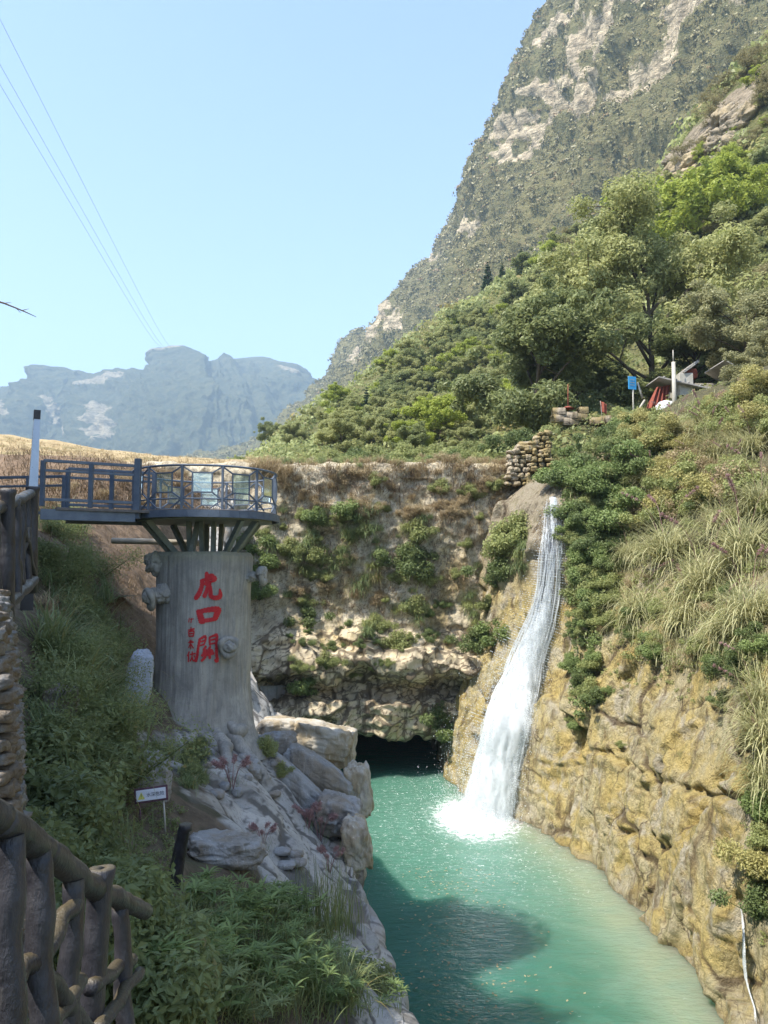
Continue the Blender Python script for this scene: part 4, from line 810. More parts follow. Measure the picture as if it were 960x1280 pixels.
# imitation log railings
def log(b, a, c, r0, r1, seed=0, bend=.02, n=14, k=12):
    a = np.array(a, float); c = np.array(c, float); t = np.linspace(0, 1, n)[:, None]; L = np.linalg.norm(c-a); p = a+(c-a)*t+np.c_[pn(np.c_[t, t, t]*3+seed), pn(np.c_[t, t, t]*3+seed+7), pn(np.c_[t, t, t]*3+seed+11)]*bend*np.sin(t*math.pi)
    V_, F_ = tube(p, (r0+(r1-r0)*t[:, 0])*(1+.10*pn(np.c_[t*L*7+seed, t*0, t*0])), k); V_ = V_+(fbm(V_*9+seed, 3)*r0*.16)[:, None]*np.array([[.6, .6, .6]]); b.add(V_, F_)
def onrail(px, py, Y): return np.array(P(px, py, Y))
nr_ = tag(empty('log_railing', tuple(P(60, 1150, 2.6))), 'thick imitation log railing descending to the right in the near lower corner', 'railing'); O = np.array(nr_.location)
def lg(name, segs, root=None):
    b = MB()
    for i, s in enumerate(segs): log(b, s[0]-(O), s[1]-(O), s[2], s[3], i*2.1+s[2]*50)
    return b.build(name, M['log'], root or nr_)
ra = onrail(-90, 960, 1.95); rb = onrail(0, 1024, 2.25); rc = onrail(55, 1062, 2.55); rd = onrail(120, 1112, 3.05); re_ = onrail(182, 1140, 3.55)
lg('top_rail', [(ra, rb, .042, .046), (rb, rc, .045, .045), (rc, rd, .044, .042), (rd, re_, .040, .034)])
pt_ = onrail(127, 1086, 3.08); pbm = onrail(104, 1400, 3.0)
def cut(name, a, c, r, lip=1.12):
    b = MB(); a = a-O; c = c-O; d = (a-c)/np.linalg.norm(a-c); pts = [c, c*.5+a*.5, a-d*.05, a-d*.03, a, a+d*.004, a+d*.002]; V_, F_ = tube(pts, [r*1.08, r, r, r*lip, r*lip, r*.95, r*.4], 20); V_ = V_+(fbm(V_*8, 3)*.008)[:, None]; b.add(V_, F_); b.build(name, M['log'], nr_)
cut('post', pt_, pbm, .046)
for i, (x0, y0, Y0, x1, y1, Y1, r) in enumerate([(12, 1045, 2.3, 10, 1340, 2.25, .042), (48, 1065, 2.5, 56, 1345, 2.45, .040), (92, 1100, 2.8, 84, 1340, 2.75, .036), (150, 1130, 3.3, 160, 1330, 3.3, .034), (-40, 1010, 2.1, -36, 1330, 2.0, .042)]):
    lg('baluster', [(onrail(x0, y0, Y0), onrail(x1, y1, Y1), r, r*1.1)])
for i, (x0, y0, Y0, x1, y1, Y1, r) in enumerate([(0, 1240, 2.25, 50, 1195, 2.5, .034), (50, 1200, 2.5, 95, 1125, 2.8, .032), (50, 1210, 2.5, 112, 1290, 2.9, .030), (112, 1235, 2.95, 165, 1200, 3.4, .030), (100, 1225, 2.85, 60, 1300, 2.5, .028), (120, 1290, 2.95, 175, 1215, 3.4, .028)]):
    lg('branch_brace', [(onrail(x0, y0, Y0), onrail(x1, y1, Y1), r, r*.85)])
# upper railing beside the tall post
ur = tag(empty('log_railing', tuple(P(20, 740, 6.2))), 'imitation log railing on top of the stone wall beside the tall post', 'railing'); O = np.array(ur.location)
a0 = onrail(-40, 640, 4.6); a1 = onrail(2, 634, 5.6); a2 = onrail(38, 617, 7.4)
lg('top_rail', [(a0, a1, .045, .05), (a1, a2, .05, .045)], ur)
lg('lower_rail', [(onrail(-40, 795, 4.6), onrail(6, 760, 5.6), .045, .045), (onrail(6, 760, 5.6), onrail(42, 725, 7.4), .045, .05)], ur)
nr_, keep = ur, nr_
for (x, y0, y1, Y, r) in ((10, 612, 800, 5.6, .05), (41, 609, 742, 7.5, .055), (-22, 625, 830, 4.9, .05)): cut('post', onrail(x, y0, Y), onrail(x-2, y1, Y), r, 1.15)
for (x, y0, x1, y1, Y, r) in ((20, 625, 22, 750, 6.2, .034), (28, 620, 27, 740, 6.8, .032), (34, 618, 36, 735, 7.1, .03), (-8, 634, -5, 775, 5.2, .04)): lg('baluster', [(onrail(x, y0, Y), onrail(x1, y1, Y), r, r)], ur)
for (x, y0, x1, y1, Y, Y1, r) in ((20, 690, 29, 735, 6.2, 6.8, .028), (36, 660, 28, 700, 7.1, 6.8, .026), (30, 660, 44, 720, 6.8, 7.4, .026)): lg('branch_brace', [(onrail(x, y0, Y), onrail(x1, y1, Y1), r, r*.8)], ur)
# dark stump post among the plants
p = P(232, 1030, 8.3); b = MB(); V_, F_ = tube([(-.15, .1, -.85), (-.10, .05, -.5), (-.02, 0, -.06), (0, 0, -.045), (0, 0, 0), (0, 0, .004)], [.085, .075, .062, .072, .072, .05], 18); V_ = V_+(fbm(V_*7, 3)*.012)[:, None]; b.add(V_, F_); tag(b.build('stump_post', M['log'], loc=tuple(p)), 'short leaning dark log post with a cut top rising from the leafy plants', 'post')
# stone wall under the upper railing
b = MB(); base = P(34, 760, 6.0); rw = tag(empty('stone_wall', (0, 0, 0)), 'weathered retaining wall of stacked stones under the upper log railing at the left edge', 'wall')
for iy in range(40):
    Yc = 3.7+iy*.113
    for iz in range(26):
        if rng.random() < .06: continue
        zt_ = -.22+.007*iy-iz*.073-rng.uniform(0, .015); xe = -.492*Yc+.02+.008*iz
        V_, F_ = rockV((rng.uniform(.06, .11), rng.uniform(.05, .09), rng.uniform(.028, .044)), rng.uniform(0, 90), 3, .75, .2, rot(*(rng.uniform(-.12, .12, 3)))); b.add(V_+np.array([xe-.10+rng.uniform(-.04, .04), Yc+(.05 if iz % 2 else 0), zt_]), F_)
b.build('stones', M['greyrock2'], rw)
b = MB(); V_, F_ = box((-.492*6.1-1.12, 6.0, -1.3), (1.9, 5.0, 2.1), rot(0, 0, math.atan(.492)), .05); b.add(V_, F_); b.build('backing', M['soil'], rw)

# hut and small things on the terrace
hh = hit(842, 524, ['bank', 'hill']); HZ = 51.0
def T_(px, py, Y=HZ): return np.array(P(px, py, Y))
hut = tag(empty('hut', tuple(T_(845, 520))), 'small weathered hut with grey tilted roofs half hidden by bushes under the tall trees', 'hut'); O = np.array(hut.location)
def hb(name, c, s, mat, R=None, bev=.02): b = MB(); b.add(*box(np.array(c)-O, s, R, bev)); return b.build(name, M[mat], hut, smooth=False)
hb('wall', T_(872, 505, HZ+2)+[0, .5, 0], (3.6, 2.4, 2.6), 'conc'); hb('wall', T_(855, 482, HZ-.4), (.9, .9, 1.5), 'pole')
for (x0, y0, x1, y1, dy) in ((815, 477, 903, 497, 1.6), (848, 470, 867, 456, 1.2), (893, 458, 930, 478, 2.0)):
    a, c_ = T_(x0, y0), T_(x1, y1); b = MB(); V_, F_ = bar(a-O, c_-O, dy*1.6, .10, .01); b.add(V_, F_); rf = b.build('roof', M['slate'], hut, smooth=False)
    b = MB()
    for q_ in np.linspace(.08, .92, 6): m_ = a+(c_-a)*q_-O; b.add(*tube([m_+[0, -dy*.8, .08], m_+[0, dy*.8, .08]], .06, 6))
    b.build('roof_ridges', M['slate'], rf)
V_, F_ = rockV((.55, .4, .42), 77, 4, .3, .1); b = MB(); b.add(V_+T_(862, 468, HZ+.3)-O, F_); b.build('orange_bundle', M['cloth'], hut)
gx_, gz_ = np.meshgrid(np.linspace(0, 1, 40), np.linspace(0, 1, 30), indexing='ij'); a, b0, c_, d_ = T_(806, 512), T_(832, 512), T_(834, 483), T_(818, 486)
Gc = (a*(1-gx_[..., None])+b0*gx_[..., None])*(1-gz_[..., None])+(d_*(1-gx_[..., None])+c_*gx_[..., None])*gz_[..., None]; Gc[..., 1] += .16*np.sin(gx_*26+gz_*3)-.4; o = mk('hanging_cloth', (Gc-np.array([*T_(820, 483)])).reshape(-1, 3), gridF(40, 30), M['cloth'], loc=tuple(T_(820, 483))); tag(o, 'red brown cloth sheet hanging under the left roof edge of the hut', 'cloth')
sod = o.modifiers.new('s', 'SOLIDIFY'); sod.thickness = .03
V_, F_ = rockV((.8, .5, .75), 91, 4, .4, .15); tag(mk('white_sack', V_, F_, M['white'], loc=tuple(T_(835, 514, HZ-1))), 'pale white sack standing below the red brown cloth beside the pole', 'sack')
b = MB(); b.add(*tube([(0, 0, 0), (0, 0, 4.1)], [.16, .12], 12)); b.add(*tube([(0, 0, 4.1), (0, 0, 4.9)], [.04, .03], 8)); tag(b.build('concrete_pole', M['pole'], loc=tuple(T_(844, 530, HZ-1.5))), 'pale concrete pole in front of the hut wall', 'pole')
bs = tag(empty('blue_sign', tuple(T_(792, 522, HZ-2))), 'light blue square sign on a thin grey pole left of the hut', 'sign')
b = MB(); b.add(*tube([(0, 0, -.5), (0, 0, 2.6)], .05, 8)); b.build('pole', M['pole'], bs); b = MB(); b.add(*box((-.05, -.05, 2.25), (.62, .04, .85), rot(0, 0, .35), .01)); pan = b.build('panel', M['blue'], bs, smooth=False)
b = MB()
for i in range(3): b.add(*box((-.06, -.09, 2.45-.17*i), (.36, .01, .03), rot(0, 0, .35)))
b.build('faint_text_lines', M['pole'], pan, smooth=False)
blk = tag(empty('block_wall', tuple(T_(712, 526, 46))), 'low wall of pale blocks beside the thicket with a rusty spike and cap on top', 'wall'); O = np.array(blk.location)
b = MB()
for i, (x, y, w) in enumerate(((698, 524, .85), (698, 515, .8), (712, 520, .9), (725, 522, .75), (728, 514, .6), (712, 528, 1.0), (745, 527, .9), (756, 525, .7))): V_, F_ = box(T_(x, y, 46)-O, (w, .6, .42), rot(0, rng.normal()*.03, rng.normal()*.08), .03); b.add(V_, F_)
b.build('blocks', M['damrock'], blk)
b = MB(); b.add(*tube([T_(710, 512, 46)-O, T_(710, 480, 46)-O], [.035, .02], 6)); b.add(*tube([T_(710, 511, 46)-O, T_(710, 508, 46)-O], [.42, .12], 14)); b.build('spike', M['cloth'], blk)
fl = tag(empty('red_flag', tuple(T_(753, 522, 45))), 'small faded red flag on a short stick between the block wall and the blue sign', 'flag'); b = MB(); b.add(*tube([(0, 0, -.2), (-.1, 0, 1.0)], .02, 6)); b.build('stick', M['pole'], fl)
gx_, gz_ = np.meshgrid(np.linspace(0, 1, 14), np.linspace(0, 1, 14), indexing='ij'); Gc = np.stack([.36*gx_-.1, .06*np.sin(gx_*9)-.02, 1.0-.62*gz_-.2*gx_], -1); o = mk('cloth', Gc.reshape(-1, 3), gridF(14, 14), M['cloth'], fl); o.modifiers.new('s', 'SOLIDIFY').thickness = .012
for (x0, y0, x1, y1) in ((797, 478, 803, 498), (793, 520, 806, 500)):
    b = MB(); b.add(*tube([T_(x0, y0)-T_(x0, y0), T_(x1, y1)-T_(x0, y0)], [.05, .08], 7)); tag(b.build('bare_stake', M['pole'], loc=tuple(T_(x0, y0))), 'bare pale stake leaning between the blue sign and the hanging cloth', 'stake', 'bare stakes beside the blue sign')
# rubble tower at the right end of the dam
rub = tag(empty('rubble_pillar', tuple(P(662, 590, 39.5))), 'crumbling stacked stone pillar standing at the right end of the dam top', 'wall'); O = np.array(rub.location); b = MB()
for iz in range(13):
    for ix in range(7):
        px = 637+ix*8+rng.uniform(-3, 3); py = 604-iz*5.6+rng.uniform(-1.5, 1.5)
        if py < 562-(px-640)*.55 and py < 545 + abs(px-668)*.9: continue
        for dy in (0, .45): V_, F_ = rockV((rng.uniform(.12, .26), rng.uniform(.2, .28), rng.uniform(.07, .17)), rng.uniform(0, 90), 3, .7, .22, rot(*rng.uniform(-.3, .3, 3))); b.add(V_+P(px, py, 39.2+dy+rng.uniform(-.08, .08))-O, F_)
b.build('stones', M['damrock'], rub)
b = MB(); b.add(*box(P(663, 580, 40.1)-O, (1.5, 1.3, 2.2), None, .1)); b.build('core', M['damrock'], rub, smooth=False)
# power lines
for i, (A, B, lb) in enumerate((((-40, -55), (216, 436), 'highest power line crossing the sky, starting nearest the upper left corner'), ((-40, 10), (209, 436), 'middle one of the three power lines crossing the sky'), ((-40, 38), (203, 434), 'lowest of the three power lines crossing the sky'))):
    a = P(A[0], A[1], 70); c_ = P(B[0], B[1], 1500); t = np.linspace(0, 1, 60)[:, None]; p = a+(c_-a)*t**1.0; p[:, 2] -= 4*np.sin(t[:, 0]*math.pi)*np.array([6, 6, 6][i])*.3
    b = MB(); b.add(*tube(p-a, .022+.17*t[:, 0], 6)); tag(b.build('power_line', M['wire'], loc=tuple(a)), lb, 'cable', 'three power lines in the sky')
# bare twig reaching in from the left
a = P(-40, 368, 5); tw = MB(); pts = np.array([P(-60, 362, 5), P(-20, 372, 5), P(5, 379, 5), P(20, 385, 5), P(32, 390, 5), P(45, 396, 5)]); tw.add(*tube(pts-a, [.012, .009, .006, .005, .004, .002], 6))
for (x0, y0, x1, y1) in ((5, 379, 14, 378), (20, 385, 26, 391), (28, 388, 36, 386)): tw.add(*tube([P(x0, y0, 5)-a, P(x1, y1, 5)-a], [.003, .001], 5))
tag(tw.build('bare_twig', M['bark'], loc=tuple(a)), 'thin bare twig reaching into the sky from the left edge', 'twig')
# ------------------------------------------------------------------ plants
def leafcloud(C, size, n, seed=0, flat=1., up=.4, asp=.5, out=None):
    """n leaves about centres C=[(x,y,z,r)]; returns verts, quads, var"""
    r = np.random.default_rng(seed); C = np.array(C, float); w = C[:, 3]**2; idx = r.choice(len(C), n, p=w/w.sum())
    d = r.normal(size=(n, 3)); d /= np.linalg.norm(d, axis=1)[:, None]; rad = r.random(n)**.45; c = C[idx]
    pos = c[:, :3]+d*np.array([1, 1, flat])*(rad*c[:, 3])[:, None]
    nn = d*.6+r.normal(size=(n, 3))*.55+np.array([0, 0, up]); nn /= np.linalg.norm(nn, axis=1)[:, None]
    a = np.cross(nn, r.normal(size=(n, 3))); a /= np.linalg.norm(a, axis=1)[:, None]; b = np.cross(nn, a)
    s = size*(.6+.8*r.random(n))[:, None]; V = np.stack([pos-a*s*.5, pos+b*s*asp*.5+nn*s*.06, pos+a*s*.55-nn*s*.10, pos-b*s*asp*.5+nn*s*.06], 1).reshape(-1, 3)
    Fq = np.arange(n*4).reshape(n, 4); cv = r.random(len(C)); var = np.repeat(np.clip(.25+.35*cv[idx]+.4*r.random(n), 0, 1), 4); return V, Fq, var
def blades(n, L, w, spread, droop, seed, segs=5, base=.1, az=None, lift=.2, Lvar=.5):
    """n arching blades"""
    r = np.random.default_rng(seed); az = r.random(n)*2*math.pi if az is None else az[0]+r.normal(size=n)*az[1]; ln = L*(1-Lvar+Lvar*r.random(n)); th = np.abs(r.normal(size=n))*spread+.05
    t = np.linspace(0, 1, segs+1); p0 = np.stack([r.normal(size=n)*base, r.normal(size=n)*base, np.zeros(n)], -1); dr = droop*(.5+r.random(n))
    ang = th[:, None]+dr[:, None]*t[None]**1.3; ds = ln[:, None]/segs; h = np.cumsum(np.sin(ang)*ds, 1); v = np.cumsum(np.cos(ang)*ds, 1); h = np.c_[np.zeros(n), h[:, :-1]]; v = np.c_[np.zeros(n), v[:, :-1]]
    dirn = np.stack([np.cos(az), np.sin(az), 0*az], -1); sd = np.stack([-np.sin(az), np.cos(az), 0*az], -1)
    c = p0[:, None]+dirn[:, None]*h[..., None]+np.array([0, 0, 1.])*v[..., None]; ww = (w*(.6+.8*r.random(n)))[:, None]*np.clip(1.15-t, .06, 1)[None]*np.clip(.5+t*3, 0, 1)[None]
    tw = sd[:, None]*ww[..., None]*.5; V = np.stack([c-tw, c+tw], 2).reshape(-1, 3)
    i = np.arange(n)[:, None]*(segs+1)*2; j = np.arange(segs)[None]*2; Fq = np.stack([i+j, i+j+1, i+j+3, i+j+2], -1).reshape(-1, 4)
    return V, Fq, np.repeat(r.random(n), (segs+1)*2)
def grow_tree(seed, H, R, nl, leaf, n, flat=.8, trunk=.5, limbs=7, crad=.30):
    """trunk with limbs carrying leaf clumps; returns (trunk MB, crown MB)"""
    r = np.random.default_rng(seed); T_m = MB(); tr = crom([(0, 0, -.5), (r.normal()*.1, r.normal()*.1, H*.25), (r.normal()*.3, r.normal()*.3, H*.55), (r.normal()*.3, r.normal()*.3, H*.9)], 14); T_m.add(*tube(tr, np.linspace(H*.022*trunk*2, H*.004, 14), 8)); C = []
    for i in range(limbs):
        t = .22+.68*i/limbs; b0 = tr[int(t*13)]; az = i*2.4+r.normal()*.3; el = .25+.9*t+r.normal()*.1; ln = R*(1.05-.55*abs(t-.45))*(.8+.4*r.random()); d = np.array([math.cos(az)*math.cos(el), math.sin(az)*math.cos(el), math.sin(el)])
        e = b0+d*ln; mid = (b0+e)/2+[0, 0, ln*.08]; pts = crom([b0, mid, e], 8); T_m.add(*tube(pts, np.linspace(H*.010, H*.003, 8), 6)); C.append((*e, R*crad))
        for j in range(5):
            s = pts[3+j % 5]; d2 = d+r.normal(size=3)*.75; d2 /= np.linalg.norm(d2); d2[2] = abs(d2[2])*.6+.05; e2 = s+d2*ln*(.35+.3*r.random()); T_m.add(*tube([s, (s+e2)/2+[0, 0, .05*ln], e2], [H*.004, H*.003, H*.0015], 5)); C.append((*e2, R*crad*(.6+.5*r.random())))
    C.append((*tr[-1], R*crad)); Cm = MB(); C = np.array(C); C = np.vstack([C, np.c_[C[:, :3]+r.normal(size=(len(C), 3))*R*crad*.9, C[:, 3]*.55]]); Cm.add(*leafcloud(C, leaf, n, seed, flat)); return T_m, Cm
def tree_proto(name, seed, H, R, leaf, n, mat, **k):
    t = empty(name); a, b = grow_tree(seed, H, R, 0, leaf, n, **k); a.build('trunk', M['bark'], t); b.build('crown', M[mat], t, smooth=False); HT[name] = max(v[:, 2].max() for v in b.V); return t
HT = {}
def conifer_proto(name, seed, H, R, n):
    r = np.random.default_rng(seed); t = empty(name); a = MB(); a.add(*tube([(0, 0, -.5), (0, 0, H*.5), (0, 0, H)], [H*.02, H*.012, .02], 7)); C = []
    for z in np.linspace(.12, .97, 14):
        rr = R*(1-z)**.8
        for i in range(6): az = r.random()*6.3; C.append((math.cos(az)*rr*.65, math.sin(az)*rr*.65, H*z-rr*.1, rr*.42+.12))
    b = MB(); b.add(*leafcloud(C, R*.22, n, seed, .55, .1, .4)); a.build('trunk', M['bark'], t); b.build('crown', M['conifer'], t, smooth=False); HT[name] = H; return t
USED = set()
def place(proto, p, sc=1., rz=None, label=None, cat=None, group=None, tilt=None, mat=None, name=None):
    first = proto.name not in USED
    if first: o = proto; USED.add(proto.name)
    else: o = copy_tree(proto)
    o.location = tuple(float(x) for x in p[:3]); o.rotation_euler = (*(tilt or (0, 0)), rng.random()*6.28 if rz is None else rz); s = sc if np.ndim(sc) else (sc,)*3; o.scale = tuple(float(x) for x in s); tag(o, label, cat, group, 'thing')
    return o
def single(name, V, Fq, var, mat): b = MB(); b.add(V, Fq, var); return b.build(name, M[mat], smooth=False)
def inpoly(poly, n, seed=0):
    r = np.random.default_rng(seed); poly = np.array(poly, float); lo, hi = poly.min(0), poly.max(0); out = []
    while len(out) < n:
        q = lo+(hi-lo)*r.random(2); ins = False
        for (x1, y1), (x2, y2) in zip(poly, np.roll(poly, -1, 0)):
            if (y1 > q[1]) != (y2 > q[1]) and q[0] < (x2-x1)*(q[1]-y1)/(y2-y1)+x1: ins = not ins
        if ins: out.append(q)
    return np.array(out)
# --- trees
pbig = tree_proto('tall_tree', 3, 17, 8.4, .38, 62000, 'treeleaf', limbs=13, crad=.25, flat=.75)
h = hit(805, 497, ['hill', 'bank']); base = P(812, 520, 62); hz_ = drop(base[0], base[1]); p = hz_[0] if hz_ is not None else base
top = P(800, 232, 62); place(pbig, (p[0], p[1], p[2]-.3), (.92, .92, (top[2]-p[2])/HT['tall_tree']), 1.0, 'tallest spreading broadleaf tree with bright light green crown above the hut', 'tree')
pdark = tree_proto('dark_tree', 5, 11, 4.6, .34, 34000, 'treedark', limbs=10, crad=.30)
def treeat(proto, px, pybase, pytop, Y, H, label, group=None, wsc=1., name='tree', **k):
    p = P(px, pybase, Y); dr = drop(p[0], p[1]); z = dr[0][2] if dr is not None else p[2]; z = min(z, p[2]+3) if True else z; t = P(px, pytop, Y)[2]; s = max(.3, (t-z)/HT[proto.name.split('.')[0]]); return place(proto, (p[0], p[1], z-.2), (s*wsc, s*wsc, s), None, label, 'tree', group)
treeat(pdark, 672, 540, 345, 55, 10.8, 'dark green leaning tree with dense crown just left of the tallest tree', wsc=1.05)
treeat(pdark, 730, 520, 430, 62, 10.8, 'dense dark tree in deep shade behind the block wall', wsc=1.9)
treeat(pdark, 868, 500, 395, 60, 10.8, 'dark shady tree directly behind the hut roofs', wsc=1.6)
pol = tree_proto('olive_tree', 8, 9, 4.4, .32, 26000, 'treeolive', limbs=9, crad=.30)
treeat(pol, 930, 500, 330, 52, 9, 'grey green tree at the right edge beside the tallest tree', wsc=1.1)
treeat(pol, 965, 560, 440, 40, 9, 'olive green tree behind the bushes at the right edge, below the grey green tree', wsc=1.3)
pl_ = tree_proto('hillside_tree', 11, 8, 3.8, .40, 16000, 'treeleaf', limbs=8, crad=.34)
py_ = tree_proto('yellow_tree', 13, 7, 3.3, .36, 12000, 'treeyel', limbs=7, crad=.36)
pd2 = tree_proto('bushy_tree', 17, 7, 3.6, .40, 14000, 'treedark', limbs=7, crad=.36)
po2 = tree_proto('thin_tree', 19, 8, 3.2, .30, 5200, 'treethin', limbs=9, crad=.32)
pc_ = conifer_proto('conifer', 23, 12, 2.2, 5000)
for px, pb_, pt_2, Y, lb in ((610, 372, 326, 190, 'leftmost of the three dark conifers on the skyline of the green slope'), (628, 368, 326, 188, 'middle one of the three dark conifers standing above the green slope'), (652, 350, 308, 180, 'tallest and rightmost of the three dark conifers above the green slope'), (403, 520, 500, 170, 'small dark conifer near the lower end of the green slope'), (458, 530, 482, 120, 'dark pointed tree half way along the green slope')):
    treeat(pc_, px, pb_, pt_2, Y, 12, lb, wsc=1.2)
treeat(pd2, 338, 556, 520, 150, 7, 'lone rounded dark tree at the far lower end of the slope against the blue mountain', wsc=1.0)
for px, pb_, pt_2, Y, w_, lb in ((548, 560, 486, 75, 1.3, 'bright yellow green tree standing out on the slope above the dam'), (945, 130, 85, 128, 1.2, 'yellow green tree on the skyline at the upper right edge'), (905, 248, 200, 100, 1.1, 'light yellow green tree under the rock outcrop, right one of two'), (850, 250, 205, 100, 1.2, 'light yellow green tree under the rock outcrop, left one of two')): treeat(py_, px, pb_, pt_2, Y, 7, lb, wsc=w_)
treeat(pd2, 515, 575, 520, 56, 7, 'small dark trunked tree standing right behind the dam crest', wsc=1.0)
cnt = 0
def scatter_trees(poly, n, Ys, protos, hts, label, group, seed, cat='tree', keys=('hill',)):
    r = np.random.default_rng(seed)
    for q in inpoly(poly, n, seed):
        h = hit(q[0], q[1], keys)
        if not h: continue
        p = h[0]
        if seed != 34 and outcrop(p[None])[0] > .35 and r.random() < .85: continue
        pr_ = protos[r.integers(len(protos))]; s = hts[0]+(hts[1]-hts[0])*r.random(); s = s*(.55+.45*min(1., p[1]/150))/HT[pr_.name.split('.')[0]]; place(pr_, (p[0], p[1], p[2]-.3), (s*1.15, s*1.15, s), None, label, cat, group)
scatter_trees([(345, 560), (400, 515), (490, 455), (600, 400), (690, 340), (690, 500), (620, 560), (430, 575)], 110, None, [pl_, pl_, pd2, pl_, py_], (3.2, 6.2), 'one of the many rounded green trees covering the slope above the dam', 'trees covering the slope above the dam', 31)
scatter_trees([(600, 380), (690, 300), (800, 235), (830, 200), (960, 230), (960, 450), (880, 450), (860, 330), (800, 300), (690, 400)], 75, None, [pl_, po2, pl_, py_, pd2], (4.5, 7.5), 'one of the green trees on the steep slope behind the tallest tree', 'trees on the steep slope behind the tallest tree', 32)
scatter_trees([(700, 320), (790, 235), (830, 195), (870, 120), (960, 50), (985, 30), (985, 120), (900, 165), (840, 230)], 70, None, [po2, po2, po2, pol], (4.5, 7.5), 'one of the thin olive brown trees along the upper right ridge', 'thin trees along the upper right ridge', 33)
oc_ = tag(empty('rock_outcrop', tuple(P(890, 180, 130))), 'pale broken rock outcrop with a dark overhang on the upper right slope', 'rock'); b = MB()
ro = np.random.default_rng(77)
for i in range(24):
    t = ro.random(); px = 846+100*t+ro.normal()*5; py = 218-78*t+ro.normal()*11; h = hit(px, py, ['hill'])
    if h is None: continue
    q_ = ro.uniform(.8, 2.0); V_, F_ = rockV((q_*1.5, q_*1.2, q_*.8), 120+i, 4, .8, .3, rot(ro.normal()*.3, -.6+ro.normal()*.25, ro.normal()*.5)); b.add(V_+h[0]-np.array(oc_.location), F_)
b.build('rocks', M['hillrock'], oc_)
scatter_trees([(845, 222), (870, 180), (960, 120), (970, 170), (900, 230)], 16, None, [po2, py_, po2], (2.2, 3.6), 'low bushy tree growing among the outcrop rocks', 'low trees among the outcrop rocks', 34)
# --- forest on the mountain: clumps merged into one mass
def forest(G, cm, n, size, seed, name, mat, label=None, urange=(0, 1), nq=16, flat=.8, leafs=.55, dome=False, dref=650):
    r = np.random.default_rng(seed); nu, nv = cm.shape; u0, u1 = int(urange[0]*(nu-2)), int(urange[1]*(nu-2))
    A = np.linalg.norm(np.cross(G[1:, :-1]-G[:-1, :-1], G[:-1, 1:]-G[:-1, :-1]), axis=2)[u0:u1]; pr = (A*(cm[u0:u1+1][:-1, :-1] < .5)[:A.shape[0], :A.shape[1]])
    dist = np.linalg.norm(G[u0:u1, :-1][:A.shape[0], :A.shape[1]], axis=2); pr = pr/dist**1.5; pr = pr.ravel()/pr.sum(); idx = r.choice(len(pr), n, p=pr); i, j = idx//A.shape[1]+u0, idx % A.shape[1]
    a, b = r.random((2, n, 1)); p = G[i, j]+(G[i+1, j]-G[i, j])*a+(G[i, j+1]-G[i, j])*b; s = size*(.35+1.3*r.random(n)**3)*(1 if dome else 1.1); d = np.linalg.norm(p, axis=1); s = s*np.clip(d/dref, .4, 1.8)
    if dome:
        Vi, Fi = ICO[1]; keep = Vi[Fi].mean(1)[:, 2] > -.35; Fi = Fi[keep]; vs = [Vi*(1+.38*fbm(Vi*1.7+q_*9, 3)[:, None]) for q_ in range(12)]; pick = r.integers(12, size=n); base = np.array(vs)[pick]
        az = r.random(n)*6.28; ca, sa = np.cos(az)[:, None], np.sin(az)[:, None]; X_ = base[..., 0]*ca-base[..., 1]*sa; Y2 = base[..., 0]*sa+base[..., 1]*ca; V = np.stack([X_, Y2, base[..., 2]*(.45+.5*r.random(n))[:, None]], -1)*s[:, None, None]+p[:, None]
        V = V+r.normal(size=V.shape)*s[:, None, None]*.26; low = fbm(p*.006, 3)*.8+fbm(p*.03, 3)*.5; var = np.repeat(np.clip(.45+low+r.normal(size=n)*.15, 0, 1), len(Vi)); Fa = (np.arange(n)[:, None, None]*len(Vi)+Fi[None]).reshape(-1, 3); o = mk(name, V.reshape(-1, 3), Fa, M[mat], None, True, {'var': var}); o['kind'] = 'stuff'; return o
    d_ = r.normal(size=(n, nq, 3)); d_ /= np.linalg.norm(d_, axis=2, keepdims=True); d_[..., 2] = np.abs(d_[..., 2]); pos = p[:, None]+d_*np.array([1, 1, flat])*s[:, None, None]*(.55+.45*r.random((n, nq, 1))); nn = d_+r.normal(size=(n, nq, 3))*.45; nn /= np.linalg.norm(nn, axis=2, keepdims=True)
    t1 = np.cross(nn, r.normal(size=(n, nq, 3))); t1 /= np.linalg.norm(t1, axis=2, keepdims=True); t2 = np.cross(nn, t1); q = s[:, None, None]*leafs*(.7+.6*r.random((n, nq, 1)))
    V = np.stack([pos-t1*q, pos+t2*q*.8, pos+t1*q, pos-t2*q*.8], 2).reshape(-1, 3); low = fbm(p*.006, 3)*.7; var = np.repeat(np.clip(.45+low+r.normal(size=n)*.22, 0, 1), nq*4)
    o = mk(name, V, np.arange(n*nq*4).reshape(-1, 4), M[mat], None, False, {'var': var}); o['kind'] = 'stuff'; return o
forest(MG, MC, 70000, 2.6, 41, 'forest', 'mtn', nq=20, leafs=.24); forest(MG, MC, 4000, 2.4, 42, 'autumn_forest', 'mtnred', nq=20, leafs=.24)
HC = oc.reshape(GXY.shape[:2]); forest(GXY, HC, 15000, 1.5, 43, 'undergrowth', 'bush', nq=40, leafs=.15, dref=130); forest(GXY, HC, 5000, 1.2, 44, 'dry_undergrowth', 'bushyel', nq=32, leafs=.15, dref=130)
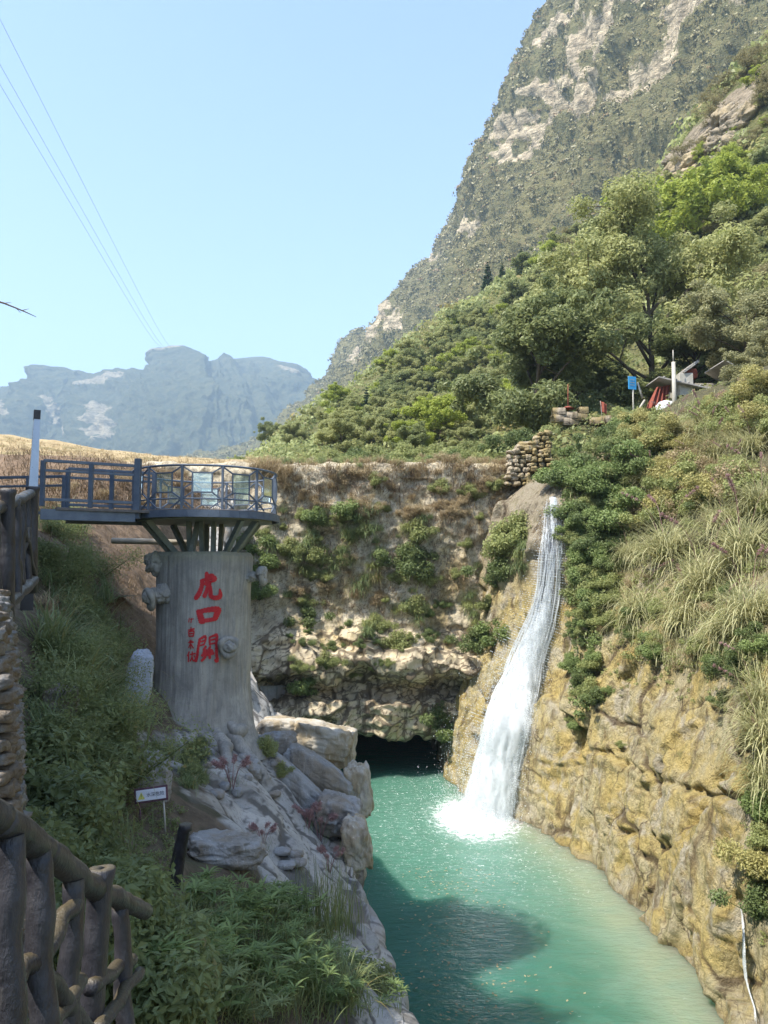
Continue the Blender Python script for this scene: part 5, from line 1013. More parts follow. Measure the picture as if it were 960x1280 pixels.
# --- bank plants
def bushm(name, seed, mat, R=1., n=2600, leaf=.13, flat=.75, k=12, stems=True):
    r = np.random.default_rng(seed); C = [(*(r.normal(size=3)*np.array([.42, .42, .25])*R+[0, 0, .45*R]), R*(.28+.2*r.random())) for _ in range(k)]; V, Fq, va = leafcloud(C, leaf, n, seed, flat); b = MB(); b.add(V, Fq, va)
    for c in C: b.add(*tube([(0, 0, -.15*R), (c[0]*.5, c[1]*.5, c[2]*.4), c[:3]], [.025*R, .016*R, .006*R], 5))
    return b.build(name, M[mat], smooth=False)
B1 = bushm('bush', 1, 'bush', n=3600, leaf=.11); B2 = bushm('yellow_bush', 2, 'bushyel', n=3600, leaf=.10); B3 = bushm('dark_bush', 3, 'bushdark', n=3600, leaf=.12); B4 = bushm('ivy_bush', 4, 'ivy', n=3600, leaf=.12); B5 = bushm('dry_bush', 5, 'dry', n=1800, leaf=.09)
def pampas(name, seed, mat, n=380, L=1.7, plumes=5, w=.028, droop=1.5, spread=.5, plume_mat='plume'):
    t = empty(name); b = MB(); b.add(*blades(n, L, w, spread, droop, seed, 6, .16)); b.build('blades', M[mat], t, smooth=False)
    r = np.random.default_rng(seed)
    for i in range(plumes):
        az = r.random()*6.28; p = crom([(0, 0, 0), (math.cos(az)*.25*L, math.sin(az)*.25*L, L*.8), (math.cos(az)*.6*L, math.sin(az)*.6*L, L*1.05)], 12); s = MB(); s.add(*tube(p, np.linspace(.008, .003, 12), 5))
        C = [(*p[k_], .045) for k_ in (8, 9, 10, 11)]; V, Fq, va = leafcloud(C, .11, 90, seed+i, 1, 0, .12); s.add(V, Fq, va); s.build('plume', M[plume_mat], t, smooth=False)
    return t
G1 = pampas('pampas_grass', 1, 'pampas', 520, 2.0, 4, .036, 1.9, .6); G2 = pampas('pampas_grass', 2, 'pampas', 420, 1.8, 1, .034, droop=2.2, spread=.65); G3 = pampas('dry_grass_tuft', 3, 'dry', 260, 1.1, 0, .022, 2.0, .6); G4 = pampas('grass_tuft', 4, 'grass', 260, 1.0, 0, .02, 1.5, .4)
PL_LABEL = {'bush': ('rounded leafy green bush', 'bush'), 'yellow_bush': ('yellowish olive bush', 'bush'), 'dark_bush': ('dark green dense bush', 'bush'), 'ivy_bush': ('glossy green creeper clump', 'creeper'), 'dry_bush': ('dry straw coloured bush', 'bush'), 'pampas_grass': ('large arching pampas grass clump', 'grass clump'), 'dry_grass_tuft': ('drooping straw coloured grass tuft', 'grass tuft'), 'grass_tuft': ('fresh green grass tuft', 'grass tuft')}
def PLUR(s): return s+('es' if s.endswith(('sh', 'ss')) else 's')
AVOID = [(150, 950, 228, 1118), (205, 1050, 262, 1145), (255, 960, 460, 1085), (160, 800, 330, 925)]
def put(proto, px, py, sc, where, keys=('bank',), group=None, label=None, sink=.1, out=0, Ymin=1, squash=1.):
    h = hit(px, py, keys, Ymin)
    if not h: return None
    n = h[1] if h[1][1] < 0 or abs(h[1][1]) < .2 else -h[1]; kd = proto.name.split('.')[0]; lb, ct = PL_LABEL[kd]; p = h[0]+n*out-np.array([0, 0, sink*sc])
    return place(proto, p, (sc, sc, sc*squash), None, label or (lb+' '+where), ct, group or (PLUR(lb)+' '+where))
def fill(poly, n, protos, scs, where, seed, keys=('bank',), **k):
    r = np.random.default_rng(seed)
    for q in inpoly(poly, n, seed):
        if keys == ('left',) and any(a < q[0] < c and b < q[1] < d for a, b, c, d in AVOID): continue
        put(protos[r.integers(len(protos))], q[0], q[1], scs[0]+(scs[1]-scs[0])*r.random(), where, keys, **k)
# green thicket at the head of the waterfall and up to the block wall
fill([(692, 545), (715, 515), (800, 520), (800, 620), (760, 690), (745, 760), (722, 760), (703, 650)], 58, [B4, B1, B1, B3, B4], (.55, 1.25), 'in the thicket right of the waterfall lip', 51)
fill([(705, 650), (760, 650), (770, 760), (750, 880), (735, 880), (728, 760)], 34, [B3, B4, B4, B1], (.4, .8), 'hanging down the dark cleft beside the waterfall', 52, out=.15)
fill([(740, 515), (870, 515), (960, 480), (960, 640), (800, 660), (770, 600)], 52, [B1, B2, B2, B1, B5, B2], (.6, 1.25), 'on the sunny upper right bank', 53)
fill([(760, 640), (960, 600), (960, 760), (860, 800), (780, 800), (750, 730)], 30, [B1, B3, B1, B5], (.3, .6), 'between the pampas clumps of the right bank', 54)
fill([(745, 780), (840, 800), (960, 800), (960, 850), (850, 835), (760, 815)], 26, [B1, B4, G4, G3, B3], (.3, .55), 'fringing the top of the yellow cliff', 55, out=.1)
fill([(780, 540), (960, 520), (960, 620), (800, 630)], 26, [G2, G3, G1, G3], (.6, .95), 'among the bushes of the upper right bank', 56)
for i, (px, py, s, pr_, lb) in enumerate([(800, 770, 1.15, G2, 'pale fountain shaped pampas clump at the lower left end of the grass belt'), (835, 700, 1.3, G1, 'tall pampas clump in the middle of the right bank'), (885, 745, 1.35, G1, 'big pampas clump with drooping brown blades above the yellow cliff'), (930, 700, 1.3, G1, 'dense pampas clump near the right edge at mid height'),
    (790, 700, .95, G2, 'small pampas clump beside the green thicket'), (860, 780, 1.1, G2, 'pampas clump hanging over the cliff top in the middle'), (940, 780, 1.1, G1, 'pampas clump with pink plumes at the right edge'), (905, 660, 1.1, G2, 'pampas clump below the olive bushes of the right bank'), (840, 640, 1.0, G2, 'pale grass clump among bushes in the upper bank'), (955, 640, 1.1, G1, 'pampas clump touching the right edge under the bushes'), (870, 820, .7, G3, 'straw coloured tuft drooping over the yellow cliff'), (905, 800, .9, G2, 'pampas clump at the cliff top right of the middle'),
    (950, 880, .85, G2, 'pampas clump growing on the cliff at the right edge, upper one'), (958, 930, .9, G1, 'pampas clump at the right edge beside the long fissure'), (962, 985, .8, G2, 'lowest pampas clump at the right edge of the cliff')]):
    put(pr_, px, py, s, '', ('bank',), group='pampas clumps of the right bank', label=lb, out=.05)
for px, py, s, pr_, lb in [(958, 1100, .8, B2, 'yellow green bush low on the cliff at the right edge'), (952, 1140, .6, B3, 'dark bush at the foot of the yellow green one beside the trickle'), (955, 1060, .5, B1, 'green bush on the cliff at the right edge above the yellow green one'), (965, 1020, .6, B4, 'creeper clump at the right edge below the pampas clumps'), (775, 935, .22, B1, 'tiny green tuft growing on the pale part of the yellow cliff'), (762, 865, .25, B4, 'tiny creeper on the pale cliff edge'), (905, 880, .35, B3, 'small green bush on the cliff face below the pampas clumps')]:
    put(pr_, px, py, s, '', ('bank',), group='small plants on the yellow cliff', label=lb, out=.05)
fill([(740, 545), (800, 535), (870, 530), (905, 500), (960, 470), (960, 540), (850, 570)], 36, [B1, B2, G3, B2, B5, B1], (.5, 1.0), 'on the mound below the hut', 57)
fill([(715, 760), (745, 760), (740, 900), (720, 930), (712, 860)], 14, [B3, B4, B1], (.25, .45), 'in the mossy cleft right of the waterfall', 58, out=.1)
fill([(850, 515), (880, 500), (925, 480), (935, 520), (870, 535)], 22, [B1, B5, B2, G3], (.22, .42), 'on the pale mound right of the hut', 59)
# --- dam face: hanging shrubs, tufts and dry grass
for i, (px, py, s, pr_, lb) in enumerate([(318, 680, .7, B4, 'ivy hanging on the dam beside the platform struts, upper one'), (322, 705, .75, B4, 'ivy hanging on the dam beside the platform struts, middle one'), (326, 740, .6, B4, 'ivy hanging on the dam beside the platform struts, lowest one'), (436, 665, .85, G4, 'bright fountain of grass in the left part of the dam face'), (442, 640, .7, B4, 'green bush above the bright grass fountain on the dam'), (430, 700, .7, G4, 'lower fountain of grass in the left part of the dam face'), (520, 672, .75, B1, 'green bush high in the middle of the dam face'), (522, 708, .85, B3, 'dark bush low in the middle of the dam face'), (505, 700, .7, B3, 'dark bush left of the middle dam bush'),
    (632, 690, 1.1, B1, 'large green bush left of the waterfall'), (622, 722, .7, B3, 'dark bush under the large one left of the waterfall'), (650, 670, .9, B1, 'leafy bush closest to the top of the waterfall'), (618, 795, .8, B4, 'green bush on the ledge left of the white water'), (600, 805, .6, B3, 'dark bush on the ledge left of the white water'), (612, 760, .5, B1, 'small bush above the ledge left of the waterfall'), (385, 858, .65, B4, 'green bush on the ledges above the rim boulders'), (408, 830, .45, B1, 'small bush on the ledges left of the cave'), (372, 835, .35, B1, 'tiny bush on the bright ledges'),
    (520, 762, .6, B1, 'leafy bush in the centre of the lower dam face'), (500, 810, .65, B1, 'bush hanging right above the cave'), (560, 885, .0, B1, ''), (562, 920, .6, B4, 'green creeper at the right side of the cave mouth'), (548, 900, .7, B3, 'dark creeper at the right jamb of the cave mouth'), (470, 785, .5, B1, 'bush on the ledge over the cave, left one'), (535, 790, .5, G4, 'grass tuft on the ledge over the cave'), (386, 775, .55, B3, 'dark shrub on the dam left of the centre'), (402, 700, .6, B1, 'green bush on the left part of the dam'), (365, 690, .6, B1, 'bush on the dam near the platform'), (360, 740, .5, G4, 'grass tuft on the dam near the platform'), (470, 720, .6, G3, 'straw tuft in the middle of the dam'), (445, 740, .7, G3, 'straw tuft under the grass fountains'), (395, 650, .6, B4, 'green patch high on the left part of the dam')]):
    if s: put(pr_, px, py, s*1.45, '', ('dam', 'bank'), group='plants on the dam face', label=lb, out=.12, sink=.3)
fill([(345, 640), (560, 620), (680, 620), (660, 720), (560, 740), (420, 790), (350, 740)], 60, [B1, G4, B5, G3, B1, G4], (.3, .7), 'rooted in the dam face', 61, keys=('dam',), out=.06)
fill([(340, 590), (680, 590), (680, 650), (345, 650)], 60, [G3, B5, G3, B5, B1], (.35, .75), 'along the upper dam face', 62, keys=('dam',), out=.06)
fill([(340, 800), (560, 750), (600, 800), (540, 860), (420, 850), (350, 860)], 26, [B1, G4, B4, B3], (.2, .5), 'on the ledges over the cave', 63, keys=('dam',), out=.04)
HG = pampas('hanging_grass', 14, 'grass', 260, 1.15, 0, .026, 2.4, .9); HG2 = pampas('hanging_grass', 15, 'bush', 300, .9, 0, .03, 2.4, .9); PL_LABEL['hanging_grass'] = ('long hanging green grass clump', 'grass clump')
for cx_, y0_, y1_, w_, n_ in ((438, 640, 745, 12, 9), (521, 650, 735, 12, 8), (392, 640, 690, 10, 4), (365, 680, 720, 12, 4), (640, 660, 720, 14, 5), (470, 690, 740, 12, 3), (600, 745, 790, 12, 4), (505, 755, 800, 16, 5), (330, 650, 700, 8, 3)):
    for i in range(n_): put([HG, HG2][i % 2], cx_+rng.normal()*w_, y0_+(y1_-y0_)*i/n_, rng.uniform(.55, 1.0), 'in the green columns on the dam face', ('dam', 'bank'), out=.1, sink=.1)
# dry growth: hanging strands in one mass over the dam top and face
b = MB(); r = np.random.default_rng(71)
for q in np.vstack([inpoly([(315, 584), (690, 584), (685, 615), (320, 620)], 330, 72), inpoly([(345, 610), (680, 610), (650, 720), (520, 760), (420, 780), (350, 720)], 560, 73)]):
    h = hit(q[0], q[1], ['dam'])
    if not h: continue
    n = -h[1] if h[1][1] > 0 else h[1]; V_, F_, va = blades(9, r.uniform(.3, .75), .022, .9, 1.9, int(r.integers(1e6)), 4, .10, az=(-math.pi/2, .9)); b.add(V_+h[0]+n*.03, F_, va*.9)
tag(b.build('dry_grass', M['drybrown'], smooth=False), kind='stuff')
b = MB()
for q in np.vstack([inpoly([(315, 580), (640, 580), (640, 592), (320, 592)], 150, 74), inpoly([(345, 600), (680, 600), (650, 760), (420, 780)], 160, 75)]):
    h = hit(q[0], q[1], ['dam'])
    if not h: continue
    n = -h[1] if h[1][1] > 0 else h[1]; V_, F_, va = blades(10, r.uniform(.35, .9), .025, .8, 2.0, int(r.integers(1e6)), 4, .12, az=(-math.pi/2, 1.2)); b.add(V_+h[0]+n*.03, F_, va)
tag(b.build('dry_grass', M['dry'], smooth=False), kind='stuff')
for px, py, s in ((345, 592, 1.3), (330, 588, 1.1), (352, 600, 1.1), (362, 590, .8), (318, 585, .8)): put(G3, px, py, s, '', ('dam', 'field'), group='dry tufts at the left end of the dam crest', label='thick drooping dry grass tuft at the dam crest beside the platform')
for i in range(46):
    x = -6.2+14.2*i/45+rng.normal()*.12; d_ = drop(x, 40.75+rng.normal()*.15, ['dam', 'field']); place([G3, G3, B5, G4][rng.integers(4)], d_[0]-[0, 0, .05], rng.uniform(.3, .75), None, 'dry tuft growing along the crest of the dam', 'grass tuft', 'dry tufts along the crest of the dam')
# behind the crest
for i in range(90):
    x = -9+18.5*rng.random(); y = rng.uniform(42.5, 52); d_ = drop(x, y)
    pr_ = [B1, G4, B1, B5, B3, G3][rng.integers(6)]; s = rng.uniform(.5, 1.2); kd = pr_.name.split('.')[0]; lb, ct = PL_LABEL[kd]
    if x < -5.5 and pr_ in (B1, B3): continue
    place(pr_, d_[0]-[0, 0, .1], s, None, lb+' just behind the dam crest', ct, PLUR(lb)+' just behind the dam crest')
# tiny cover on the slope and field
def cover(name, key, poly, n, L, mat, seed, w=.02, nb=7, spread=.5, droop=1.0, per=1.):
    b = MB(); r = np.random.default_rng(seed)
    for q in inpoly(poly, n, seed):
        if key == ['left'] and any(a < q[0] < c and b_ < q[1] < d for a, b_, c, d in AVOID[:3]): continue
        h = hit(q[0], q[1], key)
        if not h: continue
        D = np.linalg.norm(h[0]); V_, F_, va = blades(nb, r.uniform(.6, 1.2)*L, w, spread, droop, int(r.integers(1e6)), 3, L*.4); b.add(V_+h[0], F_, va)
    o = tag(b.build(name, M[mat], smooth=False), kind='stuff'); return o
def coverleaf(name, key, poly, n, R, leaf, nl, mat, seed, up=.5):
    b = MB(); r = np.random.default_rng(seed); C = []
    for q in inpoly(poly, n, seed):
        h = hit(q[0], q[1], key)
        if h: C.append((*(h[0]+[0, 0, .05]), r.uniform(.5, 1.2)*R))
    b.add(*leafcloud(C, leaf, nl*len(C), seed, .6, up)); return tag(b.build(name, M[mat], smooth=False), kind='stuff')
UP = [(700, 540), (760, 505), (960, 470), (960, 860), (800, 830), (745, 800), (715, 700)]
coverleaf('ground_cover', ['bank'], UP, 900, .32, .10, 38, 'bush', 81); cover('slope_grass', ['bank'], UP, 1500, .55, 'pampas', 82, .02, 9); coverleaf('ground_cover', ['bank'], [(690, 560), (760, 520), (790, 600), (755, 760), (735, 900), (722, 900), (705, 640)], 420, .32, .12, 50, 'ivy', 83)
cover('field_grass', ['field', 'left'], [(0, 546), (160, 566), (320, 578), (320, 592), (160, 582), (0, 562)], 900, .24, 'dry', 84, .03, 7)
coverleaf('cliff_moss', ['bank'], [(735, 900), (760, 800), (840, 830), (960, 850), (960, 1200), (930, 1100), (930, 900), (800, 860)], 160, .12, .06, 30, 'bush', 85)
# --- shaded plants on the left bank
def lance(name, seed, mat, stems=6, H=.55, leafL=.20, per=11, w=.028):
    r = np.random.default_rng(seed); b = MB()
    for s in range(stems):
        az = r.random()*6.28; sp = .12+.3*r.random(); hh_ = H*(.55+.6*r.random()); p = crom([(r.normal()*.05, r.normal()*.05, -.12), (math.cos(az)*sp*.4, math.sin(az)*sp*.4, hh_*.55), (math.cos(az)*sp, math.sin(az)*sp, hh_)], 8); b.add(*tube(p, np.linspace(.007, .004, 8), 5), .3)
        for t, m in ((7, per), (5, per//2)):
            c = p[t]; a0 = r.random()*6.28; n = m; az2 = a0+np.arange(n)*2*math.pi/n+r.normal(size=n)*.25; L = leafL*(.7+.5*r.random(n)); S = 5; tt = np.linspace(0, 1, S+1); ang = (.75+.35*r.random(n))[:, None]+tt[None]*(.7+.5*r.random(n))[:, None]
            h_ = np.c_[np.zeros(n), np.cumsum(np.sin(ang[:, :-1]), 1)]*L[:, None]/S; v_ = np.c_[np.zeros(n), np.cumsum(np.cos(ang[:, :-1]), 1)]*L[:, None]/S; dn = np.stack([np.cos(az2), np.sin(az2), 0*az2], -1); sd = np.stack([-np.sin(az2), np.cos(az2), 0*az2], -1)
            cc = c+dn[:, None]*h_[..., None]+np.array([0, 0, 1.])*v_[..., None]; ww = w*np.array([.25, .8, 1, .85, .5, .04])*.5
            V = np.stack([cc-sd[:, None]*ww[None, :, None]+[0, 0, .004], cc, cc+sd[:, None]*ww[None, :, None]+[0, 0, .004]], 2).reshape(-1, 3); V[1::3, 2] -= .003; i = np.arange(n)[:, None, None]*(S+1)*3; j = np.arange(S)[None, :, None]*3; k_ = np.arange(2)[None, None]; q0 = i+j+k_
            b.add(V, np.stack([q0, q0+1, q0+4, q0+3], -1).reshape(-1, 4), np.repeat(.3+.6*r.random(n), (S+1)*3))
    return b.build(name, M[mat], smooth=True)
L1 = lance('lance_leaf_plant', 1, 'lance'); L2 = lance('lance_leaf_plant', 2, 'lance', 5, .45); L3 = lance('lance_leaf_plant', 3, 'shade', 7, .5); LY = lance('yellow_leaf_plant', 4, 'lanceyel', 3, .5, .19, 13)
BR = lance('broad_leaf_plant', 6, 'lance', 1, .22, .42, 8, .085)
S1 = bushm('shade_bush', 7, 'shade', 1., 3200, .09); S2 = pampas('shade_grass', 8, 'shade', 170, 1.35, 0, .03, 1.6, .45); S3 = bushm('feathery_bush', 9, 'shade', 1., 5200, .05, .9, 16); S4 = pampas('pale_shade_grass', 9, 'grass', 130, 1.25, 0, .028, 1.8, .5)
PINK = pampas('pink_grass', 10, 'grass', 26, .55, 7, .006, .8, .3); S5 = pampas('reed_tuft', 12, 'shade', 150, 1.0, 0, .012, .35, .14)
for kd, lb, ct in (('lance_leaf_plant', 'narrow leaved green plant', 'plant'), ('yellow_leaf_plant', 'plant', 'plant'), ('broad_leaf_plant', 'broad leaved plant', 'plant'), ('shade_bush', 'small leaved bush', 'bush'), ('feathery_bush', 'feathery fine leaved bush', 'bush'), ('shade_grass', 'long bladed grass tuft', 'grass tuft'), ('pale_shade_grass', 'pale long bladed grass tuft', 'grass tuft'), ('pink_grass', 'wispy pink flowered grass', 'grass tuft'), ('reed_tuft', 'upright thin reed tuft', 'grass tuft')): PL_LABEL[kd] = (lb, ct)
LK = dict(keys=('left',))
fill([(175, 1150), (210, 1110), (300, 1125), (380, 1150), (420, 1185), (440, 1230), (445, 1280), (180, 1280)], 78, [L1, L2, L1, L3, L2], (.5, .9), 'in the foreground below the sloping slab', 91, **LK)
fill([(60, 1000), (180, 1010), (215, 1070), (160, 1110), (60, 1040)], 34, [L3, L2, L3, S1], (.6, 1.0), 'in the shade behind the near log railing', 92, **LK)
fill([(0, 1060), (150, 1120), (180, 1280), (0, 1280)], 26, [L3, L2, S1], (.5, .9), 'seen through the near log railing', 93, **LK)
fill([(50, 900), (140, 900), (145, 960), (140, 1000), (60, 990), (40, 940)], 30, [S1, S4, S2, S3, S4, S2], (.55, 1.0), 'in the dark slope above the warning sign', 94, **LK)
fill([(50, 640), (112, 640), (128, 720), (138, 800), (145, 900), (50, 900)], 44, [S3, S4, S3, S2, S1, S4, S2], (.5, 1.1), 'on the steep shaded slope left of the cement trunk', 95, **LK)
for px, py, s, pr_, lb in [(150, 900, 1.2, S4, 'long arching grass tuft with pale tips beside the speckled stone'), (120, 850, 1.2, S2, 'tall grass tuft in the middle of the shaded slope'), (100, 790, 1.1, S4, 'grass tuft below the feathery bushes of the shaded slope'), (170, 905, .9, S4, 'grass tuft in front of the cement trunk foot'), (55, 770, .9, G3, 'dry orange tinged tuft at the foot of the tall post'),
    (395, 1165, 1.1, S5, 'upright dark reed tuft on the pool rim, left one'), (425, 1160, 1.0, S5, 'upright dark reed tuft on the pool rim, right one'), (300, 1225, .9, LY, 'bright yellow green whorled plant in the middle of the foreground'), (335, 1170, .6, LY, 'small yellow green whorled plant above the bright one'), (262, 1290, .95, BR, 'broad leaved plant with long drooping leaves at the bottom edge'), (440, 1075, .5, G4, 'small bright grass tuft at the foot of the cracked rim boulder'), (500, 1265, .6, L1, 'leafy sprig at the rim at the bottom edge'), (330, 945, .4, B1, 'small green bush growing between the roots and the boulders'), (350, 970, .3, B1, 'tiny bush in the crack of the rim boulders'),
    (290, 985, 1.0, PINK, 'wispy pink grass below the trunk roots'), (400, 1050, 1.1, PINK, 'wispy pink grass on the pool rim'), (385, 1035, .9, PINK, 'wispy pink grass left of the rim one'), (412, 1090, .8, PINK, 'lowest wispy pink grass on the pool rim'), (328, 1060, .7, PINK, 'single dark pink grass on the slab'), (470, 1240, .6, S1, 'dark small bush on the rim at the lower edge')]:
    put(pr_, px, py, s, '', ('left',), group='plants of the near left bank', label=lb)
for px, py, s_ in ((345, 1200, .8), (375, 1215, .9), (410, 1215, .8), (360, 1250, .7), (430, 1250, .7), (230, 1190, .7), (200, 1240, .7)): put([S5, S2, S4][int(px) % 3], px, py, s_*.7, '', ('left',), group='grass tufts among the foreground plants', label='thin grass tuft rising among the narrow leaved foreground plants')
cover('bank_grass', ['left'], [(150, 930), (60, 700), (50, 960), (60, 1280), (450, 1280), (410, 1160), (300, 1115), (230, 1110), (150, 980)], 1300, .34, 'shade', 96, .012, 8, .4, 1.0)
coverleaf('bank_cover', ['left'], [(150, 960), (110, 800), (50, 800), (40, 960), (0, 1280), (440, 1280), (400, 1170), (300, 1125), (200, 1110)], 420, .14, .035, 34, 'shade', 97)
cover('bank_scrub', ['left', 'field'], [(0, 560), (170, 575), (310, 590), (310, 640), (170, 650), (0, 640)], 1100, .5, 'scrub', 99, .026, 9, .7, 1.5)
fill([(60, 585), (170, 590), (300, 600), (200, 640), (60, 640)], 22, [B5, G3, B5], (.3, .6), 'on the brown bank behind the walkway', 100, keys=('left', 'field'))
fill([(120, 930), (250, 935), (255, 984), (120, 984)], 46, [S1, S4, L3, S3], (.2, .42), 'on the bare soil behind the warning sign', 101, **LK)
coverleaf('soil_cover', ['left'], [(150, 1000), (235, 1000), (215, 1090), (140, 1110)], 90, .10, .035, 30, 'shade', 102)
cover('bank_litter', ['left'], [(50, 640), (170, 655), (190, 800), (150, 860), (50, 800)], 700, .35, 'drybrown', 98, .012, 8, .8, 1.8)
# --- unseen trees added on the left hill to dapple the trunk and slope
PT = tree_proto('dapple_tree', 29, 5, 2.2, .35, 5000, 'treedark', limbs=7, crad=.34)
for i in range(6):
    y = 4+2.1*i+rng.normal()*.5; x = -15-rng.random()*3; x = min(x, -.5*max(y, 0)-4.5); d_ = drop(x, y, ['lhill'])
    if d_ is not None and y < 17: place(PT, d_[0]-[0, 0, .3], rng.uniform(.28, .5), None, 'unseen tree added on the left hill to dapple the trunk', 'tree', 'unseen trees added to dapple the trunk and slope')

# ------------------------------------------------------------------ waterfall
wpts = []
for (px, py, w_, Yg) in ((691, 624, 17, 36), (690, 655, 22, 36), (688, 690, 27, 35.8), (684, 735, 30, 35.5), (676, 775, 36, 35.2), (660, 820, 44, 35), (647, 860, 50, 34.9), (634, 900, 56, 34.7), (622, 945, 54, 34.3), (613, 985, 57, 34), (606, 1020, 60, 33.4)):
    ys_ = [h[0][1] for q in (-.4, 0, .4) for h in [hit(px+q*w_, py, ['bank', 'dam'])] if h]; wpts.append([px, py, w_, min(ys_)-.30 if ys_ else Yg])
wpts = np.array(wpts); Y_ = wpts[:, 3].copy()
print('fall Y', Y_.round(2))
for i in range(1, len(Y_)): Y_[i] = min(Y_[i], Y_[i-1]-.01)
for i in range(len(Y_)-2, -1, -1): Y_[i] = min(Y_[i], Y_[i+1]+.75)
Y_ = np.minimum(Y_, 37.5)
cen = np.array([P(a, b_, y) for (a, b_), y in zip(wpts[:, :2], Y_)]); wid = wpts[:, 2]/F*Y_; cenS = crom(cen, 140); widS = np.interp(np.linspace(0, 1, 140), np.linspace(0, 1, len(wid)), wid)
tt_ = np.gradient(cenS, axis=0); tt_ /= np.linalg.norm(tt_, axis=1)[:, None]; sd_ = np.cross(tt_, [0, -1, .2]); sd_ /= np.linalg.norm(sd_, axis=1)[:, None]; on_ = np.cross(sd_, tt_); on_[on_[:, 1] > 0] *= -1
k = N('falling water'); n_ = k.noise(k.map(k.pos(), (1, 1, .16)), 9, 5, .7); v_ = k.attr('var'); k.fin((.88, .92, .94), .35, None, .5); tr = k.n('ShaderNodeBsdfTransparent'); tl = k.n('ShaderNodeBsdfTranslucent', i0=(.9, .93, .95, 1)); m1 = k.n('ShaderNodeMixShader', i0=.5); k.set(m1.inputs[1], k.b.outputs[0]); k.set(m1.inputs[2], tl.outputs[0])
n5 = k.noise(k.pos(), 30, 3, .6); al = k.rng(k.math('ADD', k.math('MULTIPLY', k.math('ADD', n_, n5), .5), k.math('MULTIPLY', k.math('SUBTRACT', v_, .5), .8)), .40, .62); mx = k.n('ShaderNodeMixShader'); k.set(mx.inputs[0], al); k.set(mx.inputs[1], tr.outputs[0]); k.set(mx.inputs[2], m1.outputs[0]); k.set(k.out.inputs[0], mx.outputs[0]); M['fall'] = k.m
k = N('white spray'); k.fin((.9, .94, .96), .4, None, .5); M['spray'] = k.m
r = np.random.default_rng(5); b = MB()
for s in range(1500):
    u = np.clip(r.normal()*.22, -.45, .45); i0 = int(r.random()*115) if s > 60 else 0; i1 = min(139, i0+int(r.uniform(12, 55))); n = i1-i0
    if n < 6: continue
    i = np.arange(i0, i1); w_ = r.uniform(.008, .035)*(1+1.2*i/139.); wob = np.c_[i*.10, np.full(n, s*1.37), 0*i]; off = (u*widS[i]*(1+.25*pn(wob*.5))+.03*pn(wob)*(.4+i/90.))[:, None]*sd_[i]; dep = ((r.uniform(-.02, .30)*(.5+i/139.))+.08*pn(wob+5))[:, None]*on_[i]
    c = cenS[i]+off+dep; e = np.sin(np.linspace(0, math.pi, n))**.7*w_*.5; V = np.stack([c-sd_[i]*e[:, None], c+on_[i]*e[:, None]*.6, c+sd_[i]*e[:, None]], 1).reshape(-1, 3); b.add(V, gridF(n, 3), np.clip(.35+.5*r.random()+.6*(i.repeat(3)/139.-.4), 0, 1))
for li in range(7):
    dpt = li*.05; us = np.linspace(-.55, .55, 40); tv_ = np.linspace(0, 1, 140); Gw = cenS[:, None]+sd_[:, None]*((us[None, :]*widS[:, None]*(.66+.06*li)))[..., None]+on_[:, None]*(dpt*(.3+1.3*tv_)[:, None]+.14*np.cos(us*2.8)[None, :])[..., None]; Gw += (fbm(Gw.reshape(-1, 3)*np.array([2.2, 2.2, .7])+li*7, 4)*.16).reshape(140, 40)[..., None]*on_[:, None]
    ev = np.interp(tv_, [0, .25, .45, .7, 1], [.50, .26, .55, .80, .85]); b.add(Gw.reshape(-1, 3), gridF(140, 40), np.repeat(ev, 40)-np.tile(np.clip(np.abs(us)*2-.25, 0, 1)**1.2, 140)*.55)
for li in range(5):   # broken skirts of spray where the fall meets the pool
    th_ = np.linspace(0, 2*math.pi, 70); hh_ = np.linspace(0, 1, 30); rr_ = .7+.30*li; Gw = np.stack([FX+.15+np.cos(th_)[:, None]*rr_*(1+.25*(1-hh_))[None]*.9, FY+.1+np.sin(th_)[:, None]*rr_*(1+.25*(1-hh_))[None]*.8, -10.02+hh_[None]*(1.5-.26*li)+0*th_[:, None]], -1); Gw += (fbm(Gw.reshape(-1, 3)*1.6+li*5, 4)*.25).reshape(70, 30)[..., None]*np.array([1, 1, .6]); Gw[..., 2] = np.maximum(Gw[..., 2], -10.03)
    b.add(Gw.reshape(-1, 3), gridF(70, 30), np.tile(.60-.10*li*.5-.55*hh_**1.2, 70))
wf = b.build('waterfall', M['fall']); wf['kind'] = 'structure'
def drops(n, seed, fn, s0, s1):
    r = np.random.default_rng(seed); c = fn(r, n); s = (s0+(s1-s0)*r.random(n)**3)[:, None, None]; T4 = np.array([[1, 1, 1], [-1, -1, 1], [-1, 1, -1], [1, -1, -1.]])*.6; q = r.normal(size=(n, 1, 3))*.3
    V = (c[:, None]+(T4[None]+q*0)*s*np.array([1, 1, 1.5])).reshape(-1, 3); i = np.arange(n)[:, None, None]*4; return V, (i+np.array([[0, 1, 2], [0, 3, 1], [0, 2, 3], [1, 3, 2]])[None]).reshape(-1, 3)
def f1_(r, n): i = (r.random(n)**.6*139).astype(int); return cenS[i]+sd_[i]*(r.normal(size=n)*widS[i]*(.32+.2*i/139.))[:, None]+on_[i]*(np.abs(r.normal(size=n))*(.08+.35*i/139.))[:, None]
def f2f(r, n): a = r.random(n)*6.28; d = np.abs(r.normal(size=n))*.75; return np.stack([FX+np.cos(a)*d+.2, FY+np.sin(a)*d*1.2, -9.98+np.abs(r.normal(size=n))*.5*np.exp(-(d/.9)**2)+.01], -1)
b = MB(); V, Fq = drops(40000, 1, f1_, .006, .021); b.add(V, Fq); V, Fq = drops(26000, 2, f2f, .005, .018); b.add(V, Fq); o = b.build('spray', M['spray'], smooth=False); o['kind'] = 'stuff'
